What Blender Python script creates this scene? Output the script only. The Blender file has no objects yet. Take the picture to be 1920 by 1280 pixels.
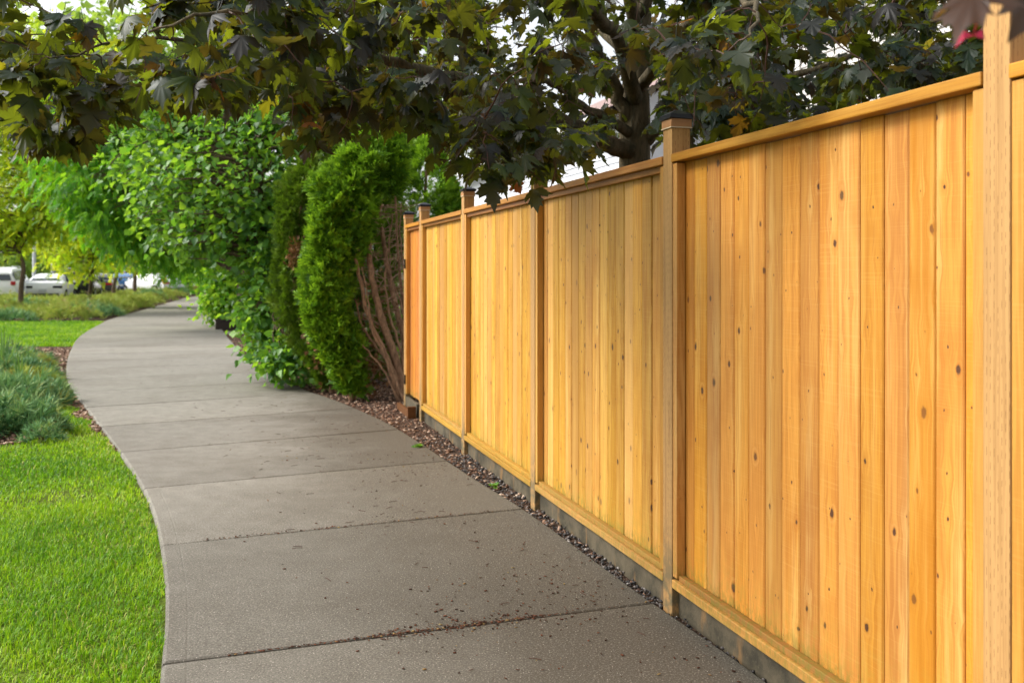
import bpy, bmesh, math, random
import numpy as np
from mathutils import Vector, Matrix

random.seed(7)
RNG = np.random.default_rng(11)
scene = bpy.context.scene
COL = scene.collection

# ------------------------------------------------------------------ camera, sky, sun, exposure
CAM_H, FPX, CXP, HZP = 1.48, 1800.0, 960.0, 510.0     # eye height, focal length in photo pixels, centre column, horizon row
cam_data = bpy.data.cameras.new("camera")
cam = bpy.data.objects.new("camera", cam_data)
COL.objects.link(cam)
cam.location = (0, 0, CAM_H)
cam.rotation_euler = (math.radians(90), 0, 0)
cam_data.sensor_width = 36.0
cam_data.lens = 36.0 * FPX / 1920.0
cam_data.shift_y = -(640 - HZP) / 1920.0
cam_data.clip_start = 0.05
cam_data.clip_end = 2000
cam_data.dof.use_dof = True
cam_data.dof.focus_distance = 3.9
cam_data.dof.aperture_fstop = 4.2
scene.camera = cam

SUN_EL, SUN_AZ = math.radians(42), math.radians(-90)      # azimuth measured from +Y towards +X
sun_dir = Vector((math.sin(SUN_AZ) * math.cos(SUN_EL), math.cos(SUN_AZ) * math.cos(SUN_EL), math.sin(SUN_EL)))
world = bpy.data.worlds.new("World")
scene.world = world
world.use_nodes = True
wn = world.node_tree
wn.nodes.clear()
sky = wn.nodes.new("ShaderNodeTexSky")
sky.sky_type = 'NISHITA'
sky.sun_disc = False
sky.sun_elevation = SUN_EL
sky.sun_rotation = SUN_AZ
sky.air_density = 1.0
sky.dust_density = 4.0
sky.ozone_density = 1.0
hs = wn.nodes.new("ShaderNodeHueSaturation")
hs.inputs['Saturation'].default_value = 0.22
bg = wn.nodes.new("ShaderNodeBackground")
bg.inputs['Strength'].default_value = 0.15
wo = wn.nodes.new("ShaderNodeOutputWorld")
wn.links.new(sky.outputs[0], hs.inputs['Color'])
wn.links.new(hs.outputs[0], bg.inputs['Color'])
wn.links.new(bg.outputs[0], wo.inputs['Surface'])
sl = bpy.data.lights.new("sun", 'SUN')
sl.energy = 1.5
sl.angle = math.radians(22)
sl.color = (1.0, 0.96, 0.89)
so = bpy.data.objects.new("sun", sl)
COL.objects.link(so)
so.rotation_euler = sun_dir.to_track_quat('Z', 'Y').to_euler()
so.location = (-20, 5, 20)

scene.view_settings.view_transform = 'Standard'
scene.view_settings.look = 'None'
scene.view_settings.exposure = 1.1
scene.view_settings.gamma = 1.0
scene.cycles.use_denoising = True
scene.cycles.max_bounces = 8
scene.cycles.transparent_max_bounces = 6
scene.cycles.caustics_reflective = False
scene.cycles.caustics_refractive = False

# ------------------------------------------------------------------ helpers
def at(px, py, y):
    return Vector(((px - CXP) / FPX * y, y, CAM_H + (HZP - py) / FPX * y))

def ground_at(px, py):
    y = CAM_H * FPX / (py - HZP)
    return ((px - CXP) / FPX * y, y)

def project(p):
    p = np.asarray(p, float)
    return p[..., 0] / p[..., 1] * FPX + CXP, HZP - (p[..., 2] - CAM_H) / p[..., 1] * FPX

def tag(o, label=None, cat=None, group=None, kind=None):
    if label: o['label'] = label
    if cat: o['category'] = cat
    if group: o['group'] = group
    if kind: o['kind'] = kind
    return o

def empty(name, loc=(0, 0, 0), rz=0.0, parent=None):
    o = bpy.data.objects.new(name, None)
    COL.objects.link(o)
    o.location = loc
    o.rotation_euler = (0, 0, rz)
    o.empty_display_size = 0.1
    if parent: o.parent = parent
    return o

def obj(name, mesh, m=None, parent=None, loc=(0, 0, 0), rot=None):
    o = bpy.data.objects.new(name, mesh)
    COL.objects.link(o)
    o.location = loc
    if rot is not None: o.rotation_euler = rot
    if m is not None and not mesh.materials: mesh.materials.append(m)
    if parent: o.parent = parent
    return o

def raw_mesh(name, V, F, smooth=False, rnd=None):
    """V (n,3) array, F (m,k) array of equal-size faces."""
    V = np.asarray(V, np.float32); F = np.asarray(F, np.int32)
    me = bpy.data.meshes.new(name)
    me.vertices.add(len(V)); me.vertices.foreach_set('co', V.ravel())
    k = F.shape[1]
    me.loops.add(F.size); me.loops.foreach_set('vertex_index', F.ravel())
    me.polygons.add(len(F)); me.polygons.foreach_set('loop_start', np.arange(0, F.size, k, dtype=np.int32))
    if smooth: me.polygons.foreach_set('use_smooth', np.ones(len(F), bool))
    if rnd is not None:
        a = me.attributes.new('rnd', 'FLOAT', 'FACE'); a.data.foreach_set('value', np.asarray(rnd, np.float32))
    me.update(calc_edges=True)
    return me

class MB:
    def __init__(s): s.v = []; s.f = []
    def add(s, V, F):
        o = len(s.v); s.v += [tuple(p) for p in V]; s.f += [tuple(i + o for i in f) for f in F]
    def box(s, lo, hi):
        x0, y0, z0 = lo; x1, y1, z1 = hi
        s.add([(x0,y0,z0),(x1,y0,z0),(x1,y1,z0),(x0,y1,z0),(x0,y0,z1),(x1,y0,z1),(x1,y1,z1),(x0,y1,z1)],
              [(0,3,2,1),(4,5,6,7),(0,1,5,4),(1,2,6,5),(2,3,7,6),(3,0,4,7)])
    def tube(s, pts, rad, n=6, cap=True):
        pts = [Vector(p) for p in pts]; o = len(s.v)
        up = Vector((0.31, 0.2, 0.93)); prev = None
        for i, p in enumerate(pts):
            t = (pts[min(i + 1, len(pts) - 1)] - pts[max(i - 1, 0)])
            if t.length < 1e-9: t = Vector((0, 0, 1))
            t.normalize()
            if prev is None:
                a = t.orthogonal().normalized()
            else:
                a = prev - t * prev.dot(t)
                a = a.normalized() if a.length > 1e-6 else t.orthogonal().normalized()
            prev = a; b = t.cross(a)
            r = rad[i] if hasattr(rad, '__len__') else rad
            for k in range(n):
                an = 2 * math.pi * k / n
                s.v.append(tuple(p + (a * math.cos(an) + b * math.sin(an)) * r))
        for i in range(len(pts) - 1):
            for k in range(n):
                s.f.append((o + i*n + k, o + i*n + (k+1) % n, o + (i+1)*n + (k+1) % n, o + (i+1)*n + k))
        if cap:
            s.f.append(tuple(o + k for k in range(n))[::-1])
            s.f.append(tuple(o + (len(pts)-1)*n + k for k in range(n)))
    def mesh(s, name, smooth=False, angle=None):
        me = bpy.data.meshes.new(name); me.from_pydata(s.v, [], s.f); me.update()
        if smooth:
            me.polygons.foreach_set('use_smooth', [True] * len(me.polygons))
            if angle: me.set_sharp_from_angle(angle=math.radians(angle))
        return me
    def build(s, name, m, parent=None, loc=(0, 0, 0), smooth=False, angle=None):
        return obj(name, s.mesh(name, smooth, angle), m, parent, loc)

def bevel_box_mesh(name, lo, hi, bev, seg=2):
    bm = bmesh.new()
    bmesh.ops.create_cube(bm, size=1)
    for v in bm.verts:
        v.co = Vector([(lo[i] if v.co[i] < 0 else hi[i]) for i in range(3)])
    bmesh.ops.bevel(bm, geom=bm.edges[:], offset=bev, segments=seg, profile=0.6, affect='EDGES')
    me = bpy.data.meshes.new(name); bm.to_mesh(me); bm.free()
    return me

def spline(pts, n):
    P = np.asarray(pts, float)
    P = np.vstack([2*P[0]-P[1], P, 2*P[-1]-P[-2]])
    out = []
    for i in range(1, len(P) - 2):
        for u in np.linspace(0, 1, n, endpoint=False):
            a, b, c, d = P[i-1], P[i], P[i+1], P[i+2]
            out.append(0.5*((2*b) + (c-a)*u + (2*a-5*b+4*c-d)*u*u + (3*b-a-3*c+d)*u**3))
    out.append(P[-2])
    return np.array(out)

def frames(tip, nrm):
    """orthonormal frames (N,3,3): columns x, y (tip), z (normal)."""
    y = tip / np.linalg.norm(tip, axis=1, keepdims=True)
    z = nrm - y * np.sum(nrm * y, axis=1, keepdims=True)
    z /= np.linalg.norm(z, axis=1, keepdims=True) + 1e-9
    x = np.cross(y, z)
    return np.stack([x, y, z], axis=2)

def rand_unit(n):
    v = RNG.normal(size=(n, 3)); return v / np.linalg.norm(v, axis=1, keepdims=True)

def cloud_mesh(name, tmpls, pos, R, sc, rnd=None, smooth=False):
    """many copies of leaf templates joined in one mesh; tmpls: list of (V, F)."""
    N = len(pos); which = RNG.integers(0, len(tmpls), N)
    if rnd is None: rnd = RNG.random(N)
    VV, FF, RR, off = [], [], [], 0
    sc = np.broadcast_to(np.asarray(sc, float), (N,))
    for k, (V, F) in enumerate(tmpls):
        idx = np.where(which == k)[0]
        if not len(idx): continue
        W = np.einsum('nij,vj->nvi', R[idx], V) * sc[idx, None, None] + pos[idx, None, :]
        VV.append(W.reshape(-1, 3))
        f = F[None] + (np.arange(len(idx)) * len(V))[:, None, None] + off
        FF.append(f.reshape(-1, F.shape[1]))
        RR.append(np.repeat(rnd[idx], len(F)))
        off += len(idx) * len(V)
    return raw_mesh(name, np.vstack(VV), np.vstack(FF), smooth, np.concatenate(RR))

# ------------------------------------------------------------------ material builder
class M:
    def __init__(s, name):
        s.m = bpy.data.materials.new(name); s.m.use_nodes = True
        s.nt = s.m.node_tree; s.nt.nodes.clear()
        s.out = s.nt.nodes.new('ShaderNodeOutputMaterial')
    def node(s, t, **kw):
        n = s.nt.nodes.new(t)
        for k, v in kw.items(): setattr(n, k, v)
        return n
    def put(s, sock, v):
        if isinstance(v, bpy.types.NodeSocket): s.nt.links.new(v, sock)
        elif v is not None:
            if isinstance(v, (tuple, list)) and len(v) == 3 and sock.type == 'RGBA': v = (*v, 1)
            sock.default_value = v
    def math(s, op, a, b=None, c=None, clamp=False):
        n = s.node('ShaderNodeMath', operation=op, use_clamp=clamp)
        s.put(n.inputs[0], a); s.put(n.inputs[1], b)
        if c is not None: s.put(n.inputs[2], c)
        return n.outputs[0]
    def vmath(s, op, a, b=None):
        n = s.node('ShaderNodeVectorMath', operation=op)
        s.put(n.inputs[0], a)
        if b is not None: s.put(n.inputs[1], b)
        return n.outputs['Value'] if op in ('LENGTH', 'DOT_PRODUCT') else n.outputs[0]
    def mix(s, f, a, b, mode='MIX'):
        n = s.node('ShaderNodeMix', data_type='RGBA', blend_type=mode)
        s.put(n.inputs[0], f); s.put(n.inputs[6], a); s.put(n.inputs[7], b)
        return n.outputs[2]
    def coord(s, which='Object'): return s.node('ShaderNodeTexCoord').outputs[which]
    def pos(s): return s.node('ShaderNodeNewGeometry').outputs['Position']
    def rnd(s): return s.node('ShaderNodeObjectInfo').outputs['Random']
    def attr(s, nm): return s.node('ShaderNodeAttribute', attribute_name=nm).outputs['Fac']
    def mul(s, v, xyz): return s.vmath('MULTIPLY', v, xyz)
    def noise(s, v, scale, detail=3, rough=0.55, dist=0.0, col=False):
        n = s.node('ShaderNodeTexNoise')
        s.put(n.inputs['Vector'], v); s.put(n.inputs['Scale'], scale); s.put(n.inputs['Detail'], detail)
        s.put(n.inputs['Roughness'], rough); s.put(n.inputs['Distortion'], dist)
        return n.outputs['Color'] if col else n.outputs['Fac']
    def vor(s, v, scale, feature='F1', out='Distance', rand=1.0):
        n = s.node('ShaderNodeTexVoronoi', feature=feature)
        s.put(n.inputs['Vector'], v); s.put(n.inputs['Scale'], scale); s.put(n.inputs['Randomness'], rand)
        return n.outputs[out]
    def step(s, v, a, b, lo=0.0, hi=1.0):
        n = s.node('ShaderNodeMapRange', interpolation_type='SMOOTHSTEP')
        s.put(n.inputs[0], v); s.put(n.inputs[1], a); s.put(n.inputs[2], b); s.put(n.inputs[3], lo); s.put(n.inputs[4], hi)
        return n.outputs[0]
    def ramp(s, v, stops):
        n = s.node('ShaderNodeValToRGB')
        cr = n.color_ramp
        while len(cr.elements) < len(stops): cr.elements.new(0.5)
        for e, (p, c) in zip(cr.elements, stops): e.position = p; e.color = (*c, 1)
        s.put(n.inputs[0], v); return n.outputs[0]
    def xyz(s, v):
        n = s.node('ShaderNodeSeparateXYZ'); s.put(n.inputs[0], v); return n.outputs
    def comb(s, x, y, z):
        n = s.node('ShaderNodeCombineXYZ'); s.put(n.inputs[0], x); s.put(n.inputs[1], y); s.put(n.inputs[2], z); return n.outputs[0]
    def bump(s, h, strength=0.3, dist=0.01):
        n = s.node('ShaderNodeBump'); s.put(n.inputs['Height'], h)
        n.inputs['Strength'].default_value = strength; n.inputs['Distance'].default_value = dist
        return n.outputs[0]
    def bsdf(s, color, rough=0.6, spec=0.4, metal=0.0, normal=None, **kw):
        n = s.node('ShaderNodeBsdfPrincipled')
        s.put(n.inputs['Base Color'], color); s.put(n.inputs['Roughness'], rough)
        s.put(n.inputs['Specular IOR Level'], spec); s.put(n.inputs['Metallic'], metal)
        if normal is not None: s.put(n.inputs['Normal'], normal)
        for k, v in kw.items(): s.put(n.inputs[k], v)
        return n.outputs[0]
    def done(s, sh):
        s.nt.links.new(sh, s.out.inputs['Surface']); return s.m
    def leafy(s, col, trans, amount=0.4, rough=0.5, spec=0.4):
        t = s.node('ShaderNodeBsdfTranslucent'); s.put(t.inputs['Color'], trans)
        mx = s.node('ShaderNodeMixShader'); s.put(mx.inputs[0], amount)
        s.nt.links.new(s.bsdf(col, rough, spec), mx.inputs[1]); s.nt.links.new(t.outputs[0], mx.inputs[2])
        return s.done(mx.outputs[0])

def plain(name, col, rough=0.6, spec=0.4, metal=0.0, var=0.12, scale=9, bump=0.0):
    b = M(name); v = b.coord()
    n = b.noise(v, scale, 4)
    c = b.mix(b.math('MULTIPLY', n, var * 2), col, tuple(x * 0.45 for x in col))
    nm = b.bump(b.noise(v, scale * 6, 4), bump, 0.004) if bump else None
    return b.done(b.bsdf(c, rough, spec, metal, nm))

def leaf_mat(name, stops, trans, amount=0.4, rough=0.5, spec=0.4, per_object=False):
    b = M(name)
    r = b.rnd() if per_object else b.attr('rnd')
    c = b.ramp(r, stops)
    t = b.ramp(r, trans) if isinstance(trans, list) else trans
    return b.leafy(c, t, amount, rough, spec)

def wood_mat(name, base, pale, dark, knot_amount=0.62, algae=0.0, worn=0.0, sz=3.6, axis='z'):
    b = M(name)
    v = b.coord(); r = b.rnd()
    o = b.comb(b.math('MULTIPLY', r, 37.1), b.math('MULTIPLY', r, 11.7), b.math('MULTIPLY', r, 91.3))
    w = b.vmath('ADD', v, o)
    x, y, z = b.xyz(w)
    if axis == 'x': x, z = z, x
    sx = 9.0
    flat = b.comb(b.math('MULTIPLY', x, sx), b.math('MULTIPLY', z, sz), 0.0)
    vn = b.node('ShaderNodeTexVoronoi', voronoi_dimensions='2D')
    b.put(vn.inputs['Vector'], flat); b.put(vn.inputs['Scale'], 1.0)
    dv = b.vmath('SUBTRACT', flat, vn.outputs['Position'])
    dx, dz, _ = b.xyz(dv)
    dx = b.math('DIVIDE', dx, sx); dz = b.math('DIVIDE', dz, sz)
    cr = b.xyz(vn.outputs['Color'])
    wob = b.noise(w, 60, 2)
    dist = b.math('SQRT', b.math('ADD', b.math('MULTIPLY', dx, dx), b.math('MULTIPLY', b.math('MULTIPLY', dz, dz), 0.42)))
    dist = b.math('ADD', dist, b.math('MULTIPLY', b.math('SUBTRACT', wob, 0.5), 0.011))
    has = b.step(cr[0], knot_amount, knot_amount + 0.02)
    rad = b.math('MULTIPLY', has, b.math('ADD', 0.0024, b.math('MULTIPLY', b.math('POWER', cr[1], 4.0), 0.0105)))
    knot = b.math('MULTIPLY', has, b.step(dist, b.math('MULTIPLY', rad, 1.15), b.math('MULTIPLY', rad, 0.6)))
    halo = b.math('MULTIPLY', has, b.step(dist, b.math('MULTIPLY', rad, 3.4), b.math('MULTIPLY', rad, 0.9)))
    # grain bends round the knots
    push = b.math('MULTIPLY', b.math('MULTIPLY', has, dx), b.step(dist, 0.045, 0.0))
    gx = b.math('SUBTRACT', x, b.math('MULTIPLY', push, 0.8))
    g1 = b.noise(b.comb(b.math('MULTIPLY', gx, 55), b.math('MULTIPLY', y, 30), b.math('MULTIPLY', z, 1.6)), 1.0, 4, 0.6, 0.6)
    g2 = b.noise(b.comb(b.math('MULTIPLY', gx, 260), b.math('MULTIPLY', y, 90), b.math('MULTIPLY', z, 5)), 1.0, 2, 0.6)
    sap = b.noise(b.comb(b.math('MULTIPLY', gx, 17), 0.0, b.math('MULTIPLY', z, 0.55)), 1.0, 2, 0.5)
    blot = b.noise(b.comb(b.math('MULTIPLY', x, 6), 0.0, b.math('MULTIPLY', z, 2.2)), 1.0, 3, 0.6)
    c = b.mix(b.math('MULTIPLY', b.step(sap, 0.48, 0.72), 0.85), base, pale)
    c = b.mix(b.math('MULTIPLY', b.step(blot, 0.48, 0.70), 0.6), c, dark)
    c = b.mix(b.math('MULTIPLY', b.step(g1, 0.42, 0.66), 0.7), c, dark)
    c = b.mix(b.math('MULTIPLY', b.step(g2, 0.47, 0.66), 0.55), c, dark)
    saw = b.noise(b.comb(b.math('MULTIPLY', x, 3), 0.0, b.math('MULTIPLY', z, 240)), 1.0, 1, 0.5)
    c = b.mix(b.math('MULTIPLY', b.step(saw, 0.52, 0.75), 0.18), c, pale)
    c = b.mix(b.math('MULTIPLY', halo, 0.35), c, dark)
    ring = b.math('MULTIPLY', has, b.step(b.math('ABSOLUTE', b.math('SUBTRACT', dist, b.math('MULTIPLY', rad, 1.7))), b.math('MULTIPLY', rad, 0.6), 0.0))
    c = b.mix(b.math('MULTIPLY', ring, b.math('MULTIPLY', cr[2], 0.22)), c, tuple(min(1, q * 1.15) for q in pale))
    kc = b.mix(b.noise(w, 150, 2), (0.15, 0.055, 0.018), (0.032, 0.014, 0.009))
    c = b.mix(knot, c, kc)
    if worn:
        wz = b.noise(b.comb(b.math('MULTIPLY', x, 40), b.math('MULTIPLY', y, 40), b.math('MULTIPLY', z, 1.1)), 1.0, 4, 0.65)
        c = b.mix(b.math('MULTIPLY', b.step(wz, 0.42, 0.7), worn), c, (0.30, 0.21, 0.12))
    # each piece of timber has its own tone
    c = b.mix(b.step(b.math('FRACT', b.math('MULTIPLY', r, 41.9)), 0.55, 0.95, 0.0, 0.55), c, b.mix(0.5, pale, c))
    c = b.mix(b.step(b.math('FRACT', b.math('MULTIPLY', r, 17.3)), 0.7, 1.0, 0.0, 0.4), c, dark)
    hsn = b.node('ShaderNodeHueSaturation')
    r2 = b.math('FRACT', b.math('MULTIPLY', r, 7.31)); r3 = b.math('FRACT', b.math('MULTIPLY', r, 23.7))
    b.put(hsn.inputs['Hue'], b.math('ADD', 0.4975, b.math('MULTIPLY', r3, 0.008)))
    b.put(hsn.inputs['Saturation'], b.math('ADD', 0.96, b.math('MULTIPLY', r3, 0.08)))
    b.put(hsn.inputs['Value'], b.math('ADD', 0.80, b.math('MULTIPLY', r2, 0.34)))
    b.put(hsn.inputs['Color'], c); c = hsn.outputs[0]
    if algae:
        wp = b.pos(); zz = b.xyz(wp)[2]
        an = b.noise(b.mul(wp, (1, 1, 0.45)), 48, 5, 0.7)
        low = b.step(zz, 0.46, 0.10)
        low2 = b.step(zz, 0.24, 0.15)
        am = b.math('MULTIPLY', low, b.step(an, 0.42, 0.62))
        c = b.mix(b.math('MULTIPLY', am, 0.45 * algae), c, (0.30, 0.24, 0.035))
        c = b.mix(b.math('MULTIPLY', b.math('MULTIPLY', low2, b.step(an, 0.38, 0.6)), 0.75 * algae), c, (0.13, 0.13, 0.02))
    h = b.math('ADD', b.math('MULTIPLY', g2, 0.5), b.math('ADD', b.math('MULTIPLY', saw, 0.35), b.math('MULTIPLY', knot, -0.8)))
    return b.done(b.bsdf(c, 0.55, 0.3, 0.0, b.bump(h, 0.25, 0.002)))

def post_mat(name, base, dark):
    b = M(name)
    v = b.coord(); r = b.rnd()
    w = b.vmath('ADD', v, b.comb(b.math('MULTIPLY', r, 13.0), b.math('MULTIPLY', r, 5.0), b.math('MULTIPLY', r, 41.0)))
    x, y, z = b.xyz(w)
    u = b.math('ADD', x, y)
    g1 = b.noise(b.comb(b.math('MULTIPLY', x, 70), b.math('MULTIPLY', y, 70), b.math('MULTIPLY', z, 2.0)), 1.0, 4, 0.6, 0.5)
    g2 = b.noise(b.comb(b.math('MULTIPLY', x, 9), b.math('MULTIPLY', y, 9), b.math('MULTIPLY', z, 1.3)), 1.0, 3, 0.6)
    c = b.mix(b.step(g1, 0.42, 0.75), base, dark)
    c = b.mix(b.math('MULTIPLY', b.step(g2, 0.5, 0.75), 0.35), c, dark)
    # short incised slits in staggered columns
    cu = b.math('DIVIDE', u, 0.0125)
    ci = b.math('FLOOR', cu); cf = b.math('ABSOLUTE', b.math('SUBTRACT', b.math('FRACT', cu), 0.5))
    ph = b.node('ShaderNodeTexWhiteNoise', noise_dimensions='1D'); b.put(ph.inputs['W'], ci)
    wz = b.math('ADD', b.math('DIVIDE', b.math('ADD', z, b.math('MULTIPLY', g1, 0.02)), 0.034), b.math('MULTIPLY', ph.outputs['Value'], 7.0))
    zf = b.math('FRACT', wz)
    cell = b.node('ShaderNodeTexWhiteNoise', noise_dimensions='2D')
    b.put(cell.inputs['Vector'], b.comb(ci, b.math('FLOOR', wz), 0.0))
    slit = b.math('MULTIPLY', b.math('LESS_THAN', cf, 0.045), b.math('LESS_THAN', zf, b.math('ADD', 0.25, b.math('MULTIPLY', cell.outputs['Value'], 0.4))))
    slit = b.math('MULTIPLY', slit, b.step(cell.outputs['Value'], 0.12, 0.5))
    c = b.mix(b.math('MULTIPLY', slit, 0.9), c, (0.09, 0.035, 0.012))
    wp = b.pos(); zz = b.xyz(wp)[2]; an = b.noise(wp, 18, 4, 0.65)
    c = b.mix(b.math('MULTIPLY', b.step(zz, 0.5, 0.02), b.step(an, 0.3, 0.6)), c, (0.13, 0.105, 0.055))
    h = b.math('SUBTRACT', b.math('MULTIPLY', g1, 0.4), slit)
    return b.done(b.bsdf(c, 0.65, 0.25, 0.0, b.bump(h, 0.35, 0.003)))

# ------------------------------------------------------------------ materials of the setting
def concrete_mat():
    b = M('path_concrete'); p = b.pos(); r = b.rnd()
    big = b.noise(p, 0.9, 4, 0.6); mid = b.noise(p, 7, 5, 0.65); fine = b.noise(p, 120, 5, 0.8)
    c = b.mix(b.step(mid, 0.35, 0.68), (0.236, 0.222, 0.190), (0.186, 0.174, 0.146))
    c = b.mix(b.math('MULTIPLY', b.step(big, 0.42, 0.68), 0.35), c, (0.115, 0.096, 0.072))
    # damp, dirty strip on the fence side with tree shade painted in, ragged border
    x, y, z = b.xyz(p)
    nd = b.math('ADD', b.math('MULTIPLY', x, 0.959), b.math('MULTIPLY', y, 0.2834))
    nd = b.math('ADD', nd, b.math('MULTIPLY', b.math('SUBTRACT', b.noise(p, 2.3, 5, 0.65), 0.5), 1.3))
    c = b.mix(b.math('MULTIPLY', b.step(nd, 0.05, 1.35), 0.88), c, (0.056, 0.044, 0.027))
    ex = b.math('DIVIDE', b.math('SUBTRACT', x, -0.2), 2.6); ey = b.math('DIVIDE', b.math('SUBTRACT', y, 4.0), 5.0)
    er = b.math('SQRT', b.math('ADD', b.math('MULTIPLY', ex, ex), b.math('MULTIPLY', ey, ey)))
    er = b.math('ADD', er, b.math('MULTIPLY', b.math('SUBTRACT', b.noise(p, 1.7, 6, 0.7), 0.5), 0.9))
    c = b.mix(b.math('MULTIPLY', b.step(er, 1.3, 0.4), 0.62), c, (0.080, 0.073, 0.057))  # dark oval below the maple: grime plus canopy shade put into the colour
    c = b.mix(b.math('MULTIPLY', b.step(fine, 0.51, 0.66), 0.6), c, (0.37, 0.335, 0.285))
    c = b.mix(b.math('MULTIPLY', b.step(fine, 0.485, 0.36), 0.8), c, (0.06, 0.049, 0.038))
    sp = b.vor(p, 95, out='Distance'); spc = b.xyz(b.vor(p, 95, out='Color'))
    dots = b.math('MULTIPLY', b.step(sp, 0.22, 0.12), b.step(spc[0], 0.82, 0.86))
    c = b.mix(dots, c, (0.50, 0.46, 0.40))
    dots2 = b.math('MULTIPLY', b.step(sp, 0.3, 0.15), b.step(spc[1], 0.86, 0.9))
    c = b.mix(dots2, c, (0.05, 0.042, 0.036))
    hv = b.node('ShaderNodeHueSaturation'); b.put(hv.inputs['Color'], c)
    b.put(hv.inputs['Value'], b.math('ADD', 0.88, b.math('MULTIPLY', r, 0.22)))
    h = b.math('ADD', b.math('MULTIPLY', fine, 0.6), mid)
    return b.done(b.bsdf(hv.outputs[0], 0.88, 0.25, 0.0, b.bump(h, 0.45, 0.004)))

def footing_mat():
    b = M('footing_concrete'); p = b.pos()
    n1 = b.noise(p, 5, 5, 0.65); n2 = b.noise(p, 60, 4, 0.7)
    st = b.noise(b.mul(p, (3.0, 3.0, 1.2)), 1.6, 4, 0.6)
    c = b.mix(b.step(n1, 0.35, 0.65), (0.105, 0.086, 0.055), (0.042, 0.037, 0.025))
    c = b.mix(b.math('MULTIPLY', b.step(st, 0.55, 0.66), 0.75), c, (0.22, 0.125, 0.05))
    c = b.mix(b.math('MULTIPLY', b.step(n2, 0.55, 0.8), 0.5), c, (0.17, 0.145, 0.10))
    return b.done(b.bsdf(c, 0.9, 0.2, 0.0, b.bump(b.math('ADD', n2, n1), 0.5, 0.006)))

def soil_mat(name, a, c2, scale=9):
    b = M(name); p = b.pos()
    n = b.noise(p, scale, 6, 0.7); m = b.vor(p, scale * 5)
    c = b.mix(b.step(n, 0.35, 0.7), a, c2)
    c = b.mix(b.math('MULTIPLY', b.step(m, 0.5, 0.1), 0.4), c, tuple(x * 0.5 for x in a))
    return b.done(b.bsdf(c, 0.95, 0.1, 0.0, b.bump(b.math('ADD', n, m), 0.7, 0.02)))

MAT = {}
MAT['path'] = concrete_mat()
MAT['footing'] = footing_mat()
MAT['soil'] = soil_mat('soil', (0.10, 0.078, 0.05), (0.055, 0.042, 0.028))
MAT['mulch_bed'] = soil_mat('mulch_soil', (0.095, 0.06, 0.042), (0.045, 0.03, 0.022), 16)
MAT['lawn'] = soil_mat('lawn_soil', (0.10, 0.15, 0.014), (0.07, 0.09, 0.012), 7)
MAT['asphalt'] = soil_mat('asphalt', (0.085, 0.085, 0.088), (0.06, 0.06, 0.062), 3)
MAT['board_orange'] = wood_mat('cedar_boards_orange', (0.600, 0.264, 0.031), (0.70, 0.415, 0.110), (0.43, 0.148, 0.010), 0.10, 0.9, 0, 5.6)
MAT['board_pale'] = wood_mat('cedar_boards_pale', (0.565, 0.290, 0.044), (0.67, 0.420, 0.115), (0.39, 0.155, 0.016), 0.12, 1.0, 0, 7.4)
MAT['board_gate'] = wood_mat('cedar_boards_gate', (0.50, 0.185, 0.022), (0.55, 0.25, 0.045), (0.33, 0.10, 0.012), 0.45, 0.8, 0, 5)
MAT['rail'] = wood_mat('rail_timber', (0.50, 0.255, 0.050), (0.56, 0.32, 0.085), (0.33, 0.145, 0.024), 0.86, 0.55, 0, 3, 'x')
MAT['rail_top'] = wood_mat('top_rail_timber', (0.47, 0.205, 0.032), (0.54, 0.275, 0.06), (0.33, 0.125, 0.018), 0.9, 0.0, 0, 3, 'x')
MAT['trim'] = wood_mat('trim_timber', (0.56, 0.27, 0.05), (0.63, 0.37, 0.10), (0.40, 0.165, 0.022), 0.75, 0.6)
MAT['brown_trim'] = wood_mat('brown_trim_timber', (0.31, 0.125, 0.030), (0.39, 0.19, 0.055), (0.17, 0.062, 0.016), 0.9, 0.8, 0, 3, 'x')
MAT['post'] = post_mat('incised_post_timber', (0.43, 0.245, 0.090), (0.31, 0.165, 0.056))
MAT['cap'] = plain('black_cap_metal', (0.012, 0.013, 0.018), 0.35, 0.5, 0.2, 0.2, 40)
MAT['collar'] = plain('collar_wood', (0.42, 0.21, 0.085), 0.5, 0.4, 0, 0.2, 30)
MAT['collar_rim'] = plain('collar_rim', (0.62, 0.50, 0.34), 0.4, 0.5, 0, 0.2, 30)
MAT['sill'] = plain('sill_wood', (0.15, 0.06, 0.018), .7, .2, 0, .5, 14, .2)
MAT['black'] = plain('black_iron', (0.01, 0.01, 0.01), 0.4, 0.5, 0.5)

# ------------------------------------------------------------------ ground, path, beds
FA = math.atan2(532.0, FPX)                       # the fence runs 16.5 degrees left of straight ahead
FD = 1.85                                         # distance from the eye to the plane of the post faces
SA, CA = math.sin(FA), math.cos(FA)
def fence_pt(t, s, z=0.0): return Vector((-t*SA + (FD+s)*CA, t*CA + (FD+s)*SA, z))
def fence_n(x, y): return x*CA + y*SA

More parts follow.
